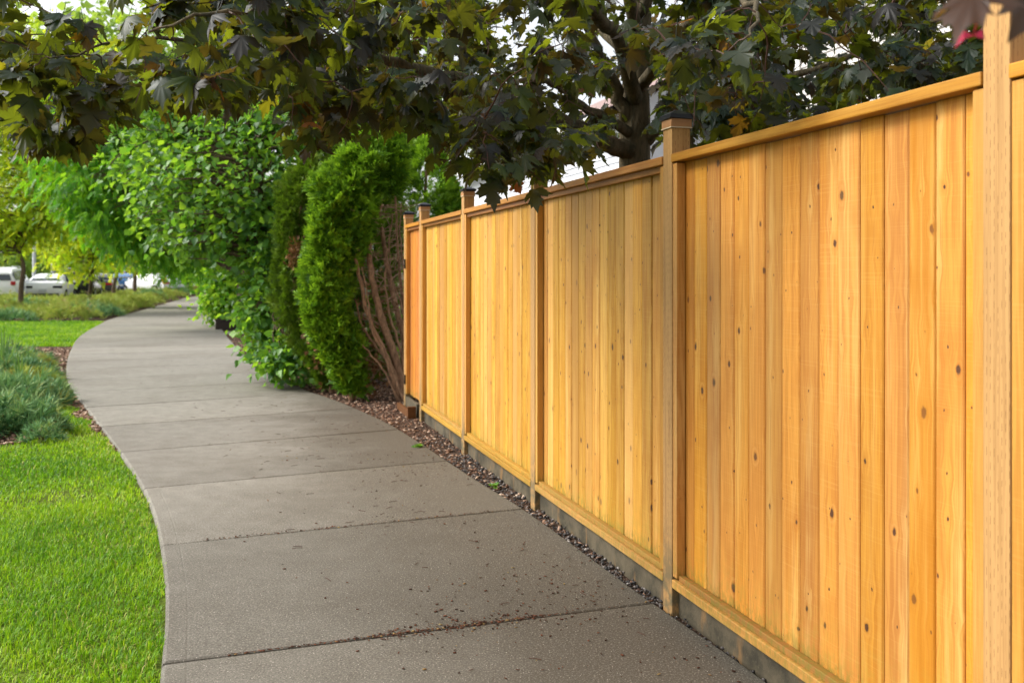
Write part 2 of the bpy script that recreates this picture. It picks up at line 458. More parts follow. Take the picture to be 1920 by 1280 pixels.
left_ctrl = [(2.1,-8),(1.0,-4),(0.42,-2.0),(-0.2,0.0),(-0.80,2.0),(-1.27,3.46),(-1.69,4.67),(-2.41,6.34),(-3.6,8.59),(-5.7,12.4),(-6.87,14.8),
             (-8.2,17.8),(-10.0,22.2),(-11.7,27.2),(-12.75,30.6),(-15.3,41),(-18.2,53),(-21.5,68),(-27,90)]
right_ctrl = [(4.4,-8),(3.15,-4),(2.56,-2.0),(1.97,0.0),(1.36,2.0),(0.935,3.46),(0.60,4.42),(0.12,5.9),(-0.31,7.01),(-1.12,9.19),(-1.93,10.9),(-2.75,12.4),
              (-4.1,15.4),(-5.7,19.7),(-8.1,26.6),(-12.1,38.5),(-15.4,50),(-18.8,62),(-23.5,88)]
LE = spline(left_ctrl, 40); RE = spline(right_ctrl, 40)
def left_x(y): return np.interp(y, LE[:, 1], LE[:, 0])
def right_x(y): return np.interp(y, RE[:, 1], RE[:, 0])

def sheet(name, pts, z, m, kind='structure'):
    me = bpy.data.meshes.new(name)
    me.from_pydata([(x, y, z) for x, y in pts], [], [tuple(range(len(pts)))]); me.update()
    if me.polygons[0].normal.z < 0: me.flip_normals()
    return tag(obj(name, me, m), kind=kind)

G = 900
sheet('ground', [(-G,-G),(G,-G),(G,G),(-G,G)], -0.10, MAT['soil'])
lawn_l = [tuple(p) for p in LE[(LE[:,1] > -8) & (LE[:,1] < 29.5)]]
sheet('lawn', lawn_l + [(-13.5,29.5),(-40,29.5),(-40,-8)], -0.034, MAT['lawn'])
mul = [tuple(p) for p in RE[(RE[:,1] > -4) & (RE[:,1] < 30)]]
f0, f1 = fence_pt(-4, 0.06), fence_pt(12.5, 0.06)
sheet('mulch_bed', mul + [(-6.5,30),(-2.0,22),(f1.x+1.5,f1.y+2),(f1.x,f1.y),(f0.x,f0.y)], -0.022, MAT['mulch_bed'])
yb = fence_pt(-6, 0.30); yc = fence_pt(13, 0.30)
sheet('yard', [(yb.x,yb.y),(30,-6),(30,60),(-3,60),(yc.x,yc.y)], 0.02, MAT['soil'])
sheet('parking_lot', [(-90,42),(-27.5,42),(-17.5,39),(-19.5,50),(-30,90),(-45,160),(-120,160)], -0.045, MAT['asphalt'])

# the path: one slab after another, tooled edges and open joints
path = empty('path'); tag(path, kind='structure')
seg = np.linalg.norm(np.diff(LE, axis=0), axis=1); arc = np.concatenate([[0], np.cumsum(seg)])
a0 = np.interp(3.63, LE[:, 1], arc)
joints = [a0 + 1.5 * k + (0.18 if k > 0 else 0) for k in range(-7, 55)]
def joint_pair(a):
    p = np.array([np.interp(a, arc, LE[:, 0]), np.interp(a, arc, LE[:, 1])])
    q = np.array([np.interp(a + 1.2, arc, LE[:, 0]), np.interp(a + 1.2, arc, LE[:, 1])]) - np.array([np.interp(a - 1.2, arc, LE[:, 0]), np.interp(a - 1.2, arc, LE[:, 1])])
    q /= np.linalg.norm(q); nrm = np.array([q[1], -q[0]])
    rel = RE - p; along = rel @ q; side = rel @ nrm
    ok = side > 0.5
    i = np.argmin(np.where(ok, np.abs(along), 1e9))
    return p, RE[i]
pairs = [joint_pair(a) for a in joints if a < arc[-1] - 2]
for k in range(len(pairs) - 1):
    (l0, r0), (l1, r1) = pairs[k], pairs[k + 1]
    aL0, aL1 = joints[k], joints[k + 1]
    nr = 7
    iR0 = np.argmin(np.sum((RE - r0)**2, axis=1)); iR1 = np.argmin(np.sum((RE - r1)**2, axis=1))
    Lp = np.stack([np.interp(np.linspace(aL0, aL1, nr), arc, LE[:, c]) for c in (0, 1)], 1)
    ii = np.linspace(iR0, iR1, nr); Rp = np.stack([np.interp(ii, np.arange(len(RE)), RE[:, c]) for c in (0, 1)], 1)
    width = np.linalg.norm(Rp[nr//2] - Lp[nr//2]); length = np.linalg.norm((Lp[-1]+Rp[-1]-Lp[0]-Rp[0])/2)
    us = [0, 0.006, 0.016, 0.085, 0.092, 0.099, width*0.3, width*0.5, width*0.7, width-0.099, width-0.092, width-0.085, width-0.016, width-0.006, width]
    uz = [-0.02, -0.006, 0, 0, -0.0007, 0, 0, 0, 0, 0, -0.0007, 0, 0, -0.006, -0.02]
    vs = [0.005, 0.009, 0.017] + list(np.linspace(0.12, length-0.12, 5)) + [length-0.017, length-0.009, length-0.005]
    vz = [-0.016, -0.005, 0] + [0]*5 + [0, -0.005, -0.016]
    tilt = (random.uniform(-.004, .004), random.uniform(-.003, .003))
    V = []
    for vv, z1 in zip(vs, vz):
        f = vv / length * (nr - 1); i = min(int(f), nr - 2); f -= i
        A = Lp[i]*(1-f) + Lp[i+1]*f; B = Rp[i]*(1-f) + Rp[i+1]*f
        for uu, z2 in zip(us, uz):
            p = A + (B - A) * (uu / width)
            V.append((p[0], p[1], min(z1, z2) + tilt[0]*(uu/width-.5) + tilt[1]*(vv/length-.5)))
    nu, nv = len(us), len(vs)
    F = [(j*nu+i, j*nu+i+1, (j+1)*nu+i+1, (j+1)*nu+i) for j in range(nv-1) for i in range(nu-1)]
    rim = [i for i in range(nu)] + [j*nu+nu-1 for j in range(1, nv)] + [(nv-1)*nu+i for i in range(nu-2, -1, -1)] + [j*nu for j in range(nv-2, 0, -1)]
    base = len(V)
    V += [(V[i][0], V[i][1], -0.12) for i in rim]
    nrim = len(rim)
    F += [(rim[(i+1) % nrim], rim[i], base+i, base+(i+1) % nrim) for i in range(nrim)]
    mb = MB(); mb.add(V, F)
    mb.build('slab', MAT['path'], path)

# ------------------------------------------------------------------ fence
fence = empty('wooden_fence', tuple(fence_pt(0, 0)), math.atan2(-CA, SA))
tag(fence, 'tall golden cedar board fence with black capped posts along the path', 'fence')
PT = [0.13, 2.013, 3.896, 5.845, 7.735, 9.56, 10.45]         # far edge of each post along the fence
PW = 0.089
post_me = bevel_box_mesh('post', (0, 0, -0.25), (PW, PW, 2.135), 0.005)
cap_mb = MB()
c = 0.012
cap_mb.add([(-c,-c,0),(PW+c,-c,0),(PW+c,PW+c,0),(-c,PW+c,0),(-c,-c,.018),(PW+c,-c,.018),(PW+c,PW+c,.018),(-c,PW+c,.018),(PW/2-.012,PW/2-.012,.040),(PW/2+.012,PW/2-.012,.040),(PW/2+.012,PW/2+.012,.040),(PW/2-.012,PW/2+.012,.040)],
           [(3,2,1,0),(0,1,5,4),(1,2,6,5),(2,3,7,6),(3,0,4,7),(4,5,9,8),(5,6,10,9),(6,7,11,10),(7,4,8,11),(8,9,10,11)])
cap_me = cap_mb.mesh('post_cap')
col_mb = MB(); e = 0.004
for lo, hi in (((-e,-e),(PW+e,0)),((-e,PW),(PW+e,PW+e)),((-e,0),(0,PW)),((PW,0),(PW+e,PW))): col_mb.box((lo[0],lo[1],-0.035),(hi[0],hi[1],0.0))
col_me = col_mb.mesh('collar')
rim_mb = MB(); e2 = 0.006
for lo, hi in (((-e2,-e2),(PW+e2,-.0005)),((-e2,PW+.0005),(PW+e2,PW+e2)),((-e2,0),(-.0005,PW)),((PW+.0005,0),(PW+e2,PW))): rim_mb.box((lo[0],lo[1],-0.040),(hi[0],hi[1],-0.0352))
rim_me = rim_mb.mesh('collar_rim')
for k, t in enumerate(PT):
    dz = (0.06, 0.07, 0.012, 0.0, 0.005, 0.0, -0.03)[k]
    po = obj('post', post_me, MAT['post'], fence, (-t, 0, dz))
    obj('post_cap', cap_me, MAT['cap'], po, (0, 0, 2.138))
    obj('collar', col_me, MAT['collar'], po, (0, 0, 2.136))
    obj('collar_rim', rim_me, MAT['collar_rim'], po, (0, 0, 2.136))
    if k == 6:
        for z in (1.60, 0.34):
            hb = MB(); hb.box((0.05, -0.007, z-.05), (0.105, -0.0005, z+.05)); hb.tube([(PW+.006,-.008,z-.05),(PW+.006,-.008,z+.05)], .006, 8)
            hb.build('hinge', MAT['black'], po)

BW = 0.1085
def board_mesh(width, height):
    W = width / 2 - 0.0002; w = width / 2 - 0.0019; th = 0.018; ch = 0.0042
    prof = [(-W, .0085), (-w, .007), (-w, ch), (-w+ch, 0), (-w*.5, -.0004), (0, -.0006), (w*.5, -.0004), (w-ch, 0), (w, ch), (w, .007), (W, .0085), (W, th), (-W, th)]
    zs = [0, height]
    V = [(x, y, z) for z in zs for x, y in prof]; n = len(prof)
    F = [(i, (i+1) % n, n+(i+1) % n, n+i) for i in range(n)] + [tuple(range(n))[::-1], tuple(range(n, 2*n))]
    mb = MB(); mb.add(V, F); return mb.mesh('board')

def fence_panel(t0, t1, board_m, kind):
    """t0 near post far edge (panel begins), t1 = near edge of the next post."""
    pan = empty('fence_panel', (-t1, 0, 0), 0, fence)      # local x runs from the far post to the near post
    L = t1 - t0
    tw = 0.038
    zb, zt = 0.150, 1.953
    n = max(3, round((L - 2*0.01) / BW)); w = (L - 2*0.004) / n
    me = board_mesh(w, zt - zb)
    for i in range(n):
        o = obj('board', me, board_m, pan, (0.004 + (i + .5)*w, 0.047 + random.uniform(-.0022, .0022), zb + random.uniform(-.002, .002)))
        o.rotation_euler = (random.uniform(-.001, .001), 0, random.uniform(-.012, .012))
    back = bevel_box_mesh('back_rail', (0.002, 0.072, 0), (L-0.002, 0.108, 0.085), 0.003)
    for z in (0.30, 1.05, 1.78): obj('back_rail', back, MAT['rail'], pan, (0, 0, z))
    tr = bevel_box_mesh('side_trim', (0, 0, 0), (tw, 0.0405, 1.793), 0.003)
    obj('side_trim', tr, MAT['trim'], pan, (0.0015, 0.004, 0.158))
    obj('side_trim', tr, MAT['trim'], pan, (L - tw - 0.0015, 0.004, 0.158))
    top = bevel_box_mesh('top_rail', (0.001, -0.006, 1.9565), (L-0.001, 0.086, 1.993), 0.004)
    obj('top_rail', top, MAT['rail_top'], pan)
    if kind >= 1:
        tt = bevel_box_mesh('top_trim', (tw + .003, 0.016, 1.926), (L - tw - .003, 0.0425, 1.9555), 0.003)
        obj('top_trim', tt, MAT['brown_trim'], pan)
    if kind != 2:
        bt = bevel_box_mesh('bottom_rail', (0.001, -0.002, 0.109), (L-0.001, 0.10, 0.1465), 0.005)
        obj('bottom_rail', bt, MAT['rail'], pan)
        bs = bevel_box_mesh('bottom_trim', (tw + .003, 0.013, 0.147), (L - tw - .003, 0.0425, 0.172), 0.003)
        obj('bottom_trim', bs, MAT['brown_trim'] if kind == 0 else MAT['rail'], pan)
    return pan

fence_panel(PT[0], PT[1] - PW, MAT['board_orange'], 0)
fence_panel(PT[1], PT[2] - PW, MAT['board_orange'], 0)
fence_panel(PT[2], PT[3] - PW, MAT['board_pale'], 1)
fence_panel(PT[3], PT[4] - PW, MAT['board_pale'], 1)
fence_panel(PT[4], PT[5] - PW, MAT['board_pale'], 1)
gate = fence_panel(PT[5], PT[6] - PW, MAT['board_gate'], 2)
# a low timber sill in front of the gate
sill = empty('timber_sill', tuple(fence_pt(PT[6] - 0.02, -0.02)), math.atan2(-CA, SA))
tag(sill, 'low timber sill boards holding mulch below the narrow end gate panel', 'timber sill')
obj('front_board', bevel_box_mesh('front_board', (0, -0.06, -0.02), (0.70, -0.024, 0.055), .004), MAT['sill'], sill)
obj('end_block', bevel_box_mesh('end_block', (0.702, -0.075, -0.02), (0.742, 0.012, 0.105), .004), MAT['sill'], sill)
obj('back_board', bevel_box_mesh('back_board', (0.02, 0.025, -0.02), (0.70, 0.055, 0.125), .004), MAT['footing'], sill)

# concrete footing wall the fence stands on
wall = empty('concrete_footing_wall', tuple(fence_pt(0, 0)), math.atan2(-CA, SA))
tag(wall, 'low stained concrete footing wall under the cedar fence', 'low wall')
for k in range(5):
    t0, t1 = PT[k] + .001, PT[k+1] - PW - 0.001
    bm = bmesh.new(); nseg = 26
    V = []
    for i in range(nseg + 1):
        x = -t1 + (t1 - t0) * i / nseg
        for (yy, zz) in ((0.036, -0.15), (0.034, 0.03), (0.036, 0.098), (0.043, 0.1075), (0.30, 0.1075), (0.30, -0.15)):
            V.append((x, yy + random.uniform(-.0015, .0015), zz + (random.uniform(-.0015, 0) if zz > 0 else 0)))
    F = [(i*6+j, (i+1)*6+j, (i+1)*6+j+1, i*6+j+1) for i in range(nseg) for j in range(5)]
    F += [tuple(range(6)), tuple(nseg*6 + j for j in range(5, -1, -1))]
    mb = MB(); mb.add(V, F); mb.build('wall_section', MAT['footing'], wall)
    # infill behind the post
    mb = MB(); mb.box((-PT[k+1] - .001 , PW + .003, -0.15), (-PT[k+1] + PW + .001, 0.298, 0.105)); mb.build('wall_section', MAT['footing'], wall)

# ------------------------------------------------------------------ leaf shapes
def maple_template(fold, droop, seed):
    rr = random.Random(seed)
    R = [(0,-0.02),(0.13,-0.13),(0.22,-0.11),(0.36,-0.17),(0.33,-0.04),(0.47,0.02),(0.44,0.08),(0.66,0.20),(0.51,0.24),(0.50,0.36),
         (0.38,0.32),(0.23,0.31),(0.27,0.45),(0.37,0.51),(0.26,0.56),(0.26,0.67),(0.15,0.65),(0.08,0.76),(0,0.96)]
    ridge = {3:1, 7:1, 13:.3, 18:1, 1:-.2, 11:-1, 5:-.2, 4:-.4, 0:.3, 9:0.1}
    out = [(x, y, ridge.get(i, 0)) for i, (x, y) in enumerate(R)]
    out += [(-x, y, ridge.get(i, 0)) for i, (x, y) in list(enumerate(R))[1:-1]][::-1]
    V = [(0, 0.16, 0.03)]
    for x, y, rg in out:
        x *= 1 + rr.uniform(-.05, .05); y *= 1 + rr.uniform(-.05, .05)
        d = math.hypot(x, y - 0.16)
        z = fold * abs(x) + 0.06 * rg * d - droop * d * d + rr.uniform(-.035, .035)
        V.append((x, y, z))
    n = len(out)
    F = [(0, 1 + i, 1 + (i + 1) % n) for i in range(n)][::-1]
    F = [(a, c, b) for a, b, c in F]
    # leaf stalk
    o = len(V); w = 0.011
    L = rr.uniform(.55, .8)
    P = [(0, 0.0, 0.0), (0.02, -L*.5, .06), (0.0, -L, .22)]
    for (x, y, z) in P: V += [(x-w, y, z), (x+w, y, z), (x, y, z+w*1.6)]
    for i in range(2):
        for a, b in ((0,1),(1,2),(2,0)):
            F += [(o+i*3+a, o+i*3+b, o+(i+1)*3+b), (o+i*3+a, o+(i+1)*3+b, o+(i+1)*3+a)]
    return np.array(V, float), np.array(F, int)
MAPLE = [maple_template(.18, .35, 1), maple_template(-.12, .55, 2), maple_template(.32, .2, 3), maple_template(-.02, .75, 4), maple_template(.1, .1, 5), maple_template(.45, .6, 6), maple_template(-.35, .9, 7)]

def ovate(w, fold, droop):
    V = [(0,0,0),(w*.8,.25,fold*w),(w,.45,fold*w),(w*.55,.75,fold*w*.6-droop*.4),(0,1,-droop),(-w*.55,.75,fold*w*.6-droop*.4),(-w,.45,fold*w),(-w*.8,.25,fold*w),(0,.45,-.02)]
    F = [(8,0,1),(8,1,2),(8,2,3),(8,3,4),(8,4,5),(8,5,6),(8,6,7),(8,7,0)]
    return np.array(V, float), np.array(F, int)
OVATE = [ovate(.40, .25, .2), ovate(.44, .1, .05), ovate(.36, .35, .3)]

def spray_template(seed, n=7):
    """flat fan of scale-leaf twigs as on arborvitae."""
    rr = random.Random(seed); V = []; F = []
    def blade(bx, by, ang, L, w, zt):
        o = len(V); s, c = math.sin(ang), math.cos(ang)
        for (a, l) in ((-w, 0.15), (w, 0.15), (w*.75, .75), (0, 1.0), (-w*.75, .75)):
            V.append((bx + s*l*L + c*a, by + c*l*L - s*a, zt*l*l + rr.uniform(-.02, .02)))
        F.extend([(o,o+1,o+2),(o,o+2,o+4),(o+4,o+2,o+3)])
    blade(0, 0, 0, 1.0, .055, rr.uniform(-.1, .15))
    for i in range(1, n):
        sd = 1 if i % 2 else -1
        blade(0, .08 + .10*i, sd*rr.uniform(.45, .95), rr.uniform(.38, .62) * (1 - i*.045), rr.uniform(.05, .075), rr.uniform(-.15, .15))
    return np.array(V, float), np.array(F, int)
SPRAY = [spray_template(s) for s in range(5)]

def pinnate_template(seed, n=6, w=.09, l=.26):
    rr = random.Random(seed); V = []; F = []
    for i in range(n):
        for sd in (-1, 1):
            o = len(V); by = .1 + .9*i/n; ang = sd*rr.uniform(.9, 1.25); s, c = math.sin(ang), math.cos(ang); dz = -.25*by*by
            for (a, q) in ((0, 0), (w, .5), (0, 1), (-w, .5)):
                V.append((s*q*l + c*a, by + c*q*l - s*a, dz - .06*q + rr.uniform(-.02, .02)))
            F.extend([(o, o+1, o+2), (o, o+2, o+3)])
    return np.array(V, float), np.array(F, int)
PINNATE = [pinnate_template(s) for s in range(4)]

def tuft_template(seed, n=9, w=.035):
    rr = random.Random(seed); V = []; F = []
    for i in range(n):
        a = rr.uniform(0, 6.28); e = rr.uniform(.1, 1.1); L = rr.uniform(.6, 1)
        d = Vector((math.cos(a)*math.sin(e), math.cos(e), math.sin(a)*math.sin(e))) * L
        q = d.cross(Vector((rr.random(), rr.random(), rr.random()))).normalized() * w
        o = len(V); V += [tuple(-q), tuple(q), tuple(d*.6+q*.8), tuple(d)]
        F += [(o, o+1, o+2), (o, o+2, o+3)]
    return np.array(V, float), np.array(F, int)
TUFT = [tuft_template(s) for s in range(4)]

# leaf and bark materials
GR = [(0.0, (0.050, 0.115, 0.014)), (0.5, (0.075, 0.165, 0.020)), (1.0, (0.120, 0.215, 0.030))]
MAPLE_C = [(0.0, (0.012, 0.012, 0.013)), (0.3, (0.010, 0.022, 0.018)), (0.7, (0.011, 0.034, 0.018)), (0.97, (0.018, 0.036, 0.011)), (1.0, (0.045, 0.020, 0.008))]
MAPLE_T = [(0.0, (0.14, 0.085, 0.010)), (0.3, (0.15, 0.15, 0.009)), (0.7, (0.20, 0.25, 0.012)), (0.965, (0.34, 0.38, 0.014)), (1.0, (0.50, 0.17, 0.012))]
MAT['maple_leaf'] = leaf_mat('maple_leaf', MAPLE_C, MAPLE_T, 0.42, 0.46, 0.42)
MAT['maple_leaf_single'] = leaf_mat('maple_leaf_single', MAPLE_C, MAPLE_T, 0.42, 0.46, 0.42, True)
MAT['cedar_leaf'] = leaf_mat('cedar_leaf', [(0, (0.040, 0.105, 0.006)), (0.45, (0.11, 0.25, 0.010)), (1, (0.27, 0.46, 0.022))], [(0, (0.06, 0.16, 0.01)), (1, (0.32, 0.54, 0.02))], 0.35, 0.55, 0.3)
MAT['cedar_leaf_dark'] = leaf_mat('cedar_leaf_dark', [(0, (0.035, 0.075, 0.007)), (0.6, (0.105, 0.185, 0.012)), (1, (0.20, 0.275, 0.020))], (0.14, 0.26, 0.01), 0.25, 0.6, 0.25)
MAT['cedar_dead'] = leaf_mat('cedar_dead', [(0, (0.10, 0.045, 0.02)), (1, (0.34, 0.18, 0.075))], (0.2, 0.09, 0.03), 0.2, 0.7, 0.2)
MAT['shrub_leaf'] = leaf_mat('shrub_leaf', [(0, (0.045, 0.13, 0.030)), (0.6, (0.085, 0.215, 0.040)), (1, (0.18, 0.35, 0.04))], [(0, (0.12, 0.33, 0.02)), (1, (0.42, 0.68, 0.03))], 0.42, 0.45, 0.45)
MAT['shrub_leaf_single'] = leaf_mat('shrub_leaf_single', [(0, (0.045, 0.13, 0.030)), (0.6, (0.085, 0.215, 0.040)), (1, (0.18, 0.35, 0.04))], [(0, (0.12, 0.33, 0.02)), (1, (0.42, 0.68, 0.03))], 0.42, 0.45, 0.45, True)
MAT['locust_leaf'] = leaf_mat('locust_leaf', [(0, (0.16, 0.30, 0.012)), (0.5, (0.30, 0.45, 0.016)), (1, (0.50, 0.56, 0.025))], [(0, (0.38, 0.62, 0.02)), (1, (0.85, 0.86, 0.03))], 0.55, 0.55, 0.3)
MAT['green_leaf'] = leaf_mat('green_leaf', [(0, (0.035, 0.14, 0.012)), (0.6, (0.08, 0.25, 0.016)), (1, (0.18, 0.38, 0.02))], [(0, (0.10, 0.40, 0.015)), (1, (0.40, 0.70, 0.02))], 0.45, 0.5, 0.35)
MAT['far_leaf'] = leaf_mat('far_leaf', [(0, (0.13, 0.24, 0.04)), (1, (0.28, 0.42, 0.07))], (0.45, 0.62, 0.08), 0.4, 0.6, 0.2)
MAT['bush_leaf'] = leaf_mat('bush_leaf', [(0, (0.05, 0.16, 0.012)), (0.6, (0.13, 0.29, 0.018)), (1, (0.30, 0.46, 0.025))], [(0, (0.14, 0.42, 0.02)), (1, (0.5, 0.72, 0.03))], 0.45, 0.45, 0.4)
MAT['juniper'] = leaf_mat('juniper_leaf', [(0, (0.05, 0.17, 0.07)), (0.45, (0.17, 0.35, 0.14)), (0.8, (0.36, 0.54, 0.20)), (1, (0.42, 0.46, 0.12))], (0.10, 0.20, 0.06), 0.25, 0.55, 0.3)
MAT['heather'] = leaf_mat('heather_leaf', [(0, (0.15, 0.24, 0.04)), (0.55, (0.32, 0.43, 0.07)), (0.85, (0.42, 0.40, 0.12)), (1, (0.36, 0.22, 0.12))], (0.45, 0.52, 0.08), 0.3, 0.6, 0.2)
MAT['strap_leaf'] = leaf_mat('strap_leaf', [(0, (0.04, 0.12, 0.03)), (1, (0.12, 0.25, 0.05))], (0.2, 0.35, 0.05), 0.3, 0.45, 0.4)
MAT['grass'] = leaf_mat('grass_blade', [(0, (0.050, 0.155, 0.004)), (0.45, (0.135, 0.30, 0.006)), (0.9, (0.29, 0.45, 0.010)), (1, (0.48, 0.43, 0.12))], [(0, (0.13, 0.36, 0.008)), (1, (0.46, 0.68, 0.02))], 0.4, 0.5, 0.3)
MAT['chips'] = leaf_mat('bark_chips', [(0, (0.06, 0.034, 0.024)), (0.45, (0.18, 0.098, 0.062)), (0.8, (0.32, 0.205, 0.14)), (1, (0.52, 0.40, 0.30))], (0.1, 0.05, 0.03), 0.03, 0.85, 0.15)
MAT['pebbles'] = leaf_mat('pebbles', [(0, (0.022, 0.022, 0.022)), (0.5, (0.07, 0.063, 0.058)), (0.9, (0.18, 0.155, 0.14)), (1, (0.36, 0.33, 0.30))], (0.1, 0.1, 0.1), 0.01, 0.7, 0.3)
MAT['litter'] = leaf_mat('litter', [(0, (0.03, 0.018, 0.012)), (0.5, (0.085, 0.035, 0.02)), (0.85, (0.17, 0.065, 0.035)), (1, (0.34, 0.25, 0.09))], (0.1, 0.04, 0.02), 0.1, 0.8, 0.15)

def bark_mat(name, a, c2, sc=14):
    b = M(name); v = b.pos()
    n = b.noise(b.mul(v, (1, 1, 0.35)), sc, 6, 0.7, 0.4); vr = b.vor(b.mul(v, (1, 1, 0.3)), sc * 2.4)
    c = b.mix(b.step(n, 0.35, 0.68), a, c2)
    c = b.mix(b.math('MULTIPLY', b.step(vr, 0.35, 0.05), 0.6), c, tuple(x * 0.35 for x in a))
    return b.done(b.bsdf(c, 0.85, 0.2, 0, b.bump(b.math('SUBTRACT', n, b.math('MULTIPLY', vr, .5)), 0.8, 0.015)))
MAT['maple_bark'] = bark_mat('maple_bark', (0.135, 0.105, 0.062), (0.06, 0.052, 0.03), 18)
MAT['cedar_bark'] = bark_mat('cedar_bark', (0.36, 0.21, 0.12), (0.14, 0.078, 0.045), 30)
MAT['dead_twig'] = bark_mat('dead_twig', (0.34, 0.22, 0.15), (0.20, 0.115, 0.07), 30)
MAT['tree_bark'] = bark_mat('tree_bark', (0.15, 0.105, 0.068), (0.08, 0.058, 0.038), 9)
MAT['twig'] = plain('maple_twig', (0.09, 0.045, 0.03), 0.6, 0.3)

def bezier(a, b, sag, n=6, jitter=0.0):
    a = Vector(a); b = Vector(b); m = (a + b) / 2 + Vector(sag); out = []
    for i in range(n):
        u = i / (n - 1); p = a*(1-u)**2 + m*2*u*(1-u) + b*u*u
        if jitter and 0 < i < n-1: p += Vector((random.gauss(0, jitter), random.gauss(0, jitter), random.gauss(0, jitter)))
        out.append(p)
    return out

# ------------------------------------------------------------------ purple maple over the path
MB_X, MB_Y = 0.894, 7.0
maple = empty('maple_tree', (0, 0, 0))
tag(maple, 'dark purple leaved maple tree overhanging the fence and path', 'tree')
trunk_pts = [Vector((MB_X-.03, MB_Y, -.1)), Vector((MB_X-.01, MB_Y, 1.0)), Vector((MB_X, MB_Y, 2.3)), Vector((MB_X+.01, MB_Y, 2.9)), Vector((MB_X+.06, MB_Y+.02, 3.7)), Vector((MB_X+.02, MB_Y-.05, 4.6)), Vector((MB_X+.1, MB_Y, 5.6)), Vector((MB_X+.05, MB_Y, 6.6))]
mb = MB(); mb.tube(spline(trunk_pts, 5), np.interp(np.linspace(0, 1, 36), [0, .1, .35, .5, .7, 1], [.155, .125, .112, .085, .06, .015]), 12)
mb.build('trunk', MAT['maple_bark'], maple, smooth=True)
limb_px = [
    ([(1188,250,7.0),(1150,155,6.85),(1112,75,6.6),(1060,-30,6.3),(960,-170,5.9),(860,-330,5.5)], .062),
    ([(1190,288,7.0),(1135,268,6.8),(1060,232,6.3),(960,190,5.7),(850,152,5.1),(720,112,4.6),(560,85,4.2),(400,75,3.95),(250,78,3.8),(90,110,3.7)], .075),
    ([(1200,270,7.0),(1280,205,6.7),(1400,165,6.2),(1560,120,5.6),(1760,30,5.0),(1980,-90,4.4)], .055),
    ([(1192,200,7.0),(1150,60,6.2),(1000,-40,5.0),(800,-30,4.1),(600,-10,3.5),(430,25,3.15),(280,60,3.0)], .06),
    ([(1196,170,7.0),(1290,40,6.0),(1370,-10,4.7),(1420,20,3.7),(1400,70,3.1)], .05),
    ([(1188,255,7.0),(1120,215,6.5),(1040,160,5.6),(985,150,4.6),(960,190,3.9)], .045),
    ([(1200,160,7.0),(1340,20,7.2),(1500,-60,7.2),(1700,-100,7.0)], .05),
    ([(1190,120,7.0),(1050,-30,7.8),(900,-90,8.2),(760,-60,8.4),(640,20,8.3)], .05),
    ([(1195,60,7.0),(1100,-200,6.0),(900,-420,5.0),(500,-520,4.4)], .05),
    ([(1195,40,7.0),(1300,-200,6.4),(1500,-420,5.6),(1900,-600,5.0)], .05),
    ([(1195,0,7.0),(1150,-250,6.2),(1150,-600,5.0),(1000,-900,4.2)], .045),
]
limb_pts = []
for pts, r in limb_px:
    L = spline([at(*p) for p in pts], 6)
    L[1:-1] += RNG.normal(0, .012, (len(L)-2, 3))
    mb = MB(); mb.tube(L, .004 + (r - .004) * (1 - np.linspace(0, 1, len(L))) ** 1.5, 8); mb.build('limb', MAT['maple_bark'], maple, smooth=True)
    limb_pts.append(L[4:])
limb_all = np.vstack(limb_pts)

LOW = np.array([(-200,235),(0,255),(50,268),(90,300),(125,318),(165,265),(205,235),(290,205),(330,228),(420,222),(480,222),(545,272),(600,305),(640,262),(700,250),(760,258),(800,285),(830,335),(870,372),(950,366),(1010,362),(1060,350),(1120,315),(1250,305),(1400,300),(1920,150),(2100,100)], float)
def low_y(px): return np.interp(px, LOW[:, 0], LOW[:, 1])
DMIN = np.array([(-200,3.3),(0,3.3),(400,3.0),(800,3.2),(1000,3.2),(1200,3.2),(1500,3.3),(1920,3.6)], float)
DMAX = np.array([(-200,4.6),(0,4.8),(400,5.6),(800,7.5),(1200,8.2),(1600,7.6),(1920,6.8)], float)

targets = []
def add_targets(n, x0, x1, ytop, dscale=1.0, ylow=0):
    c = 0; tries = 0
    while c < n and tries < n*40:
        tries += 1
        px = random.uniform(x0, x1); py = random.uniform(ytop, low_y(px) - 28 + ylow)
        d0, d1 = np.interp(px, DMIN[:,0], DMIN[:,1]), np.interp(px, DMAX[:,0], DMAX[:,1])
        d = d0 + (d1 - d0) * random.random() ** dscale
        p = at(px, py, d)
        nn = fence_n(p.x, p.y)
        if p.z < 2.08 and nn > FD - 0.25: 
            if nn < FD + 0.30 or p.z < 1.95: continue
        if px < 300 and py < 40 and random.random() < .35: continue
        targets.append(p); c += 1
add_targets(54, -150, 420, -60, 1.1)
add_targets(175, 380, 900, -60, 0.9)
add_targets(220, 850, 1450, -60, 0.7)
add_targets(150, 1230, 1980, -60, 0.9)
for px, py, d in [(905,250,3.5),(960,285,3.6),(870,300,3.7),(845,330,3.9),(1340,190,3.6),(1380,215,3.7),(120,268,3.6),(85,258,3.5),(590,275,4.2),(560,262,4.0),(640,262,4.6),(190,225,3.5)]:
    targets.append(at(px, py, d))
for i in range(110):
    px_ = random.uniform(1225, 1960); p = at(px_, low_y(px_) - random.uniform(10, 150), random.uniform(4.0, 7.4))
    if p.z < 2.06: continue
    targets.append(p)
for i in range(34):
    targets.append(at(random.uniform(1450, 1780), random.uniform(-30, 75), random.uniform(5, 7.5)))
for i in range(26):
    targets.append(at(random.uniform(840, 1000), random.uniform(30, 190), random.uniform(5.5, 8)))
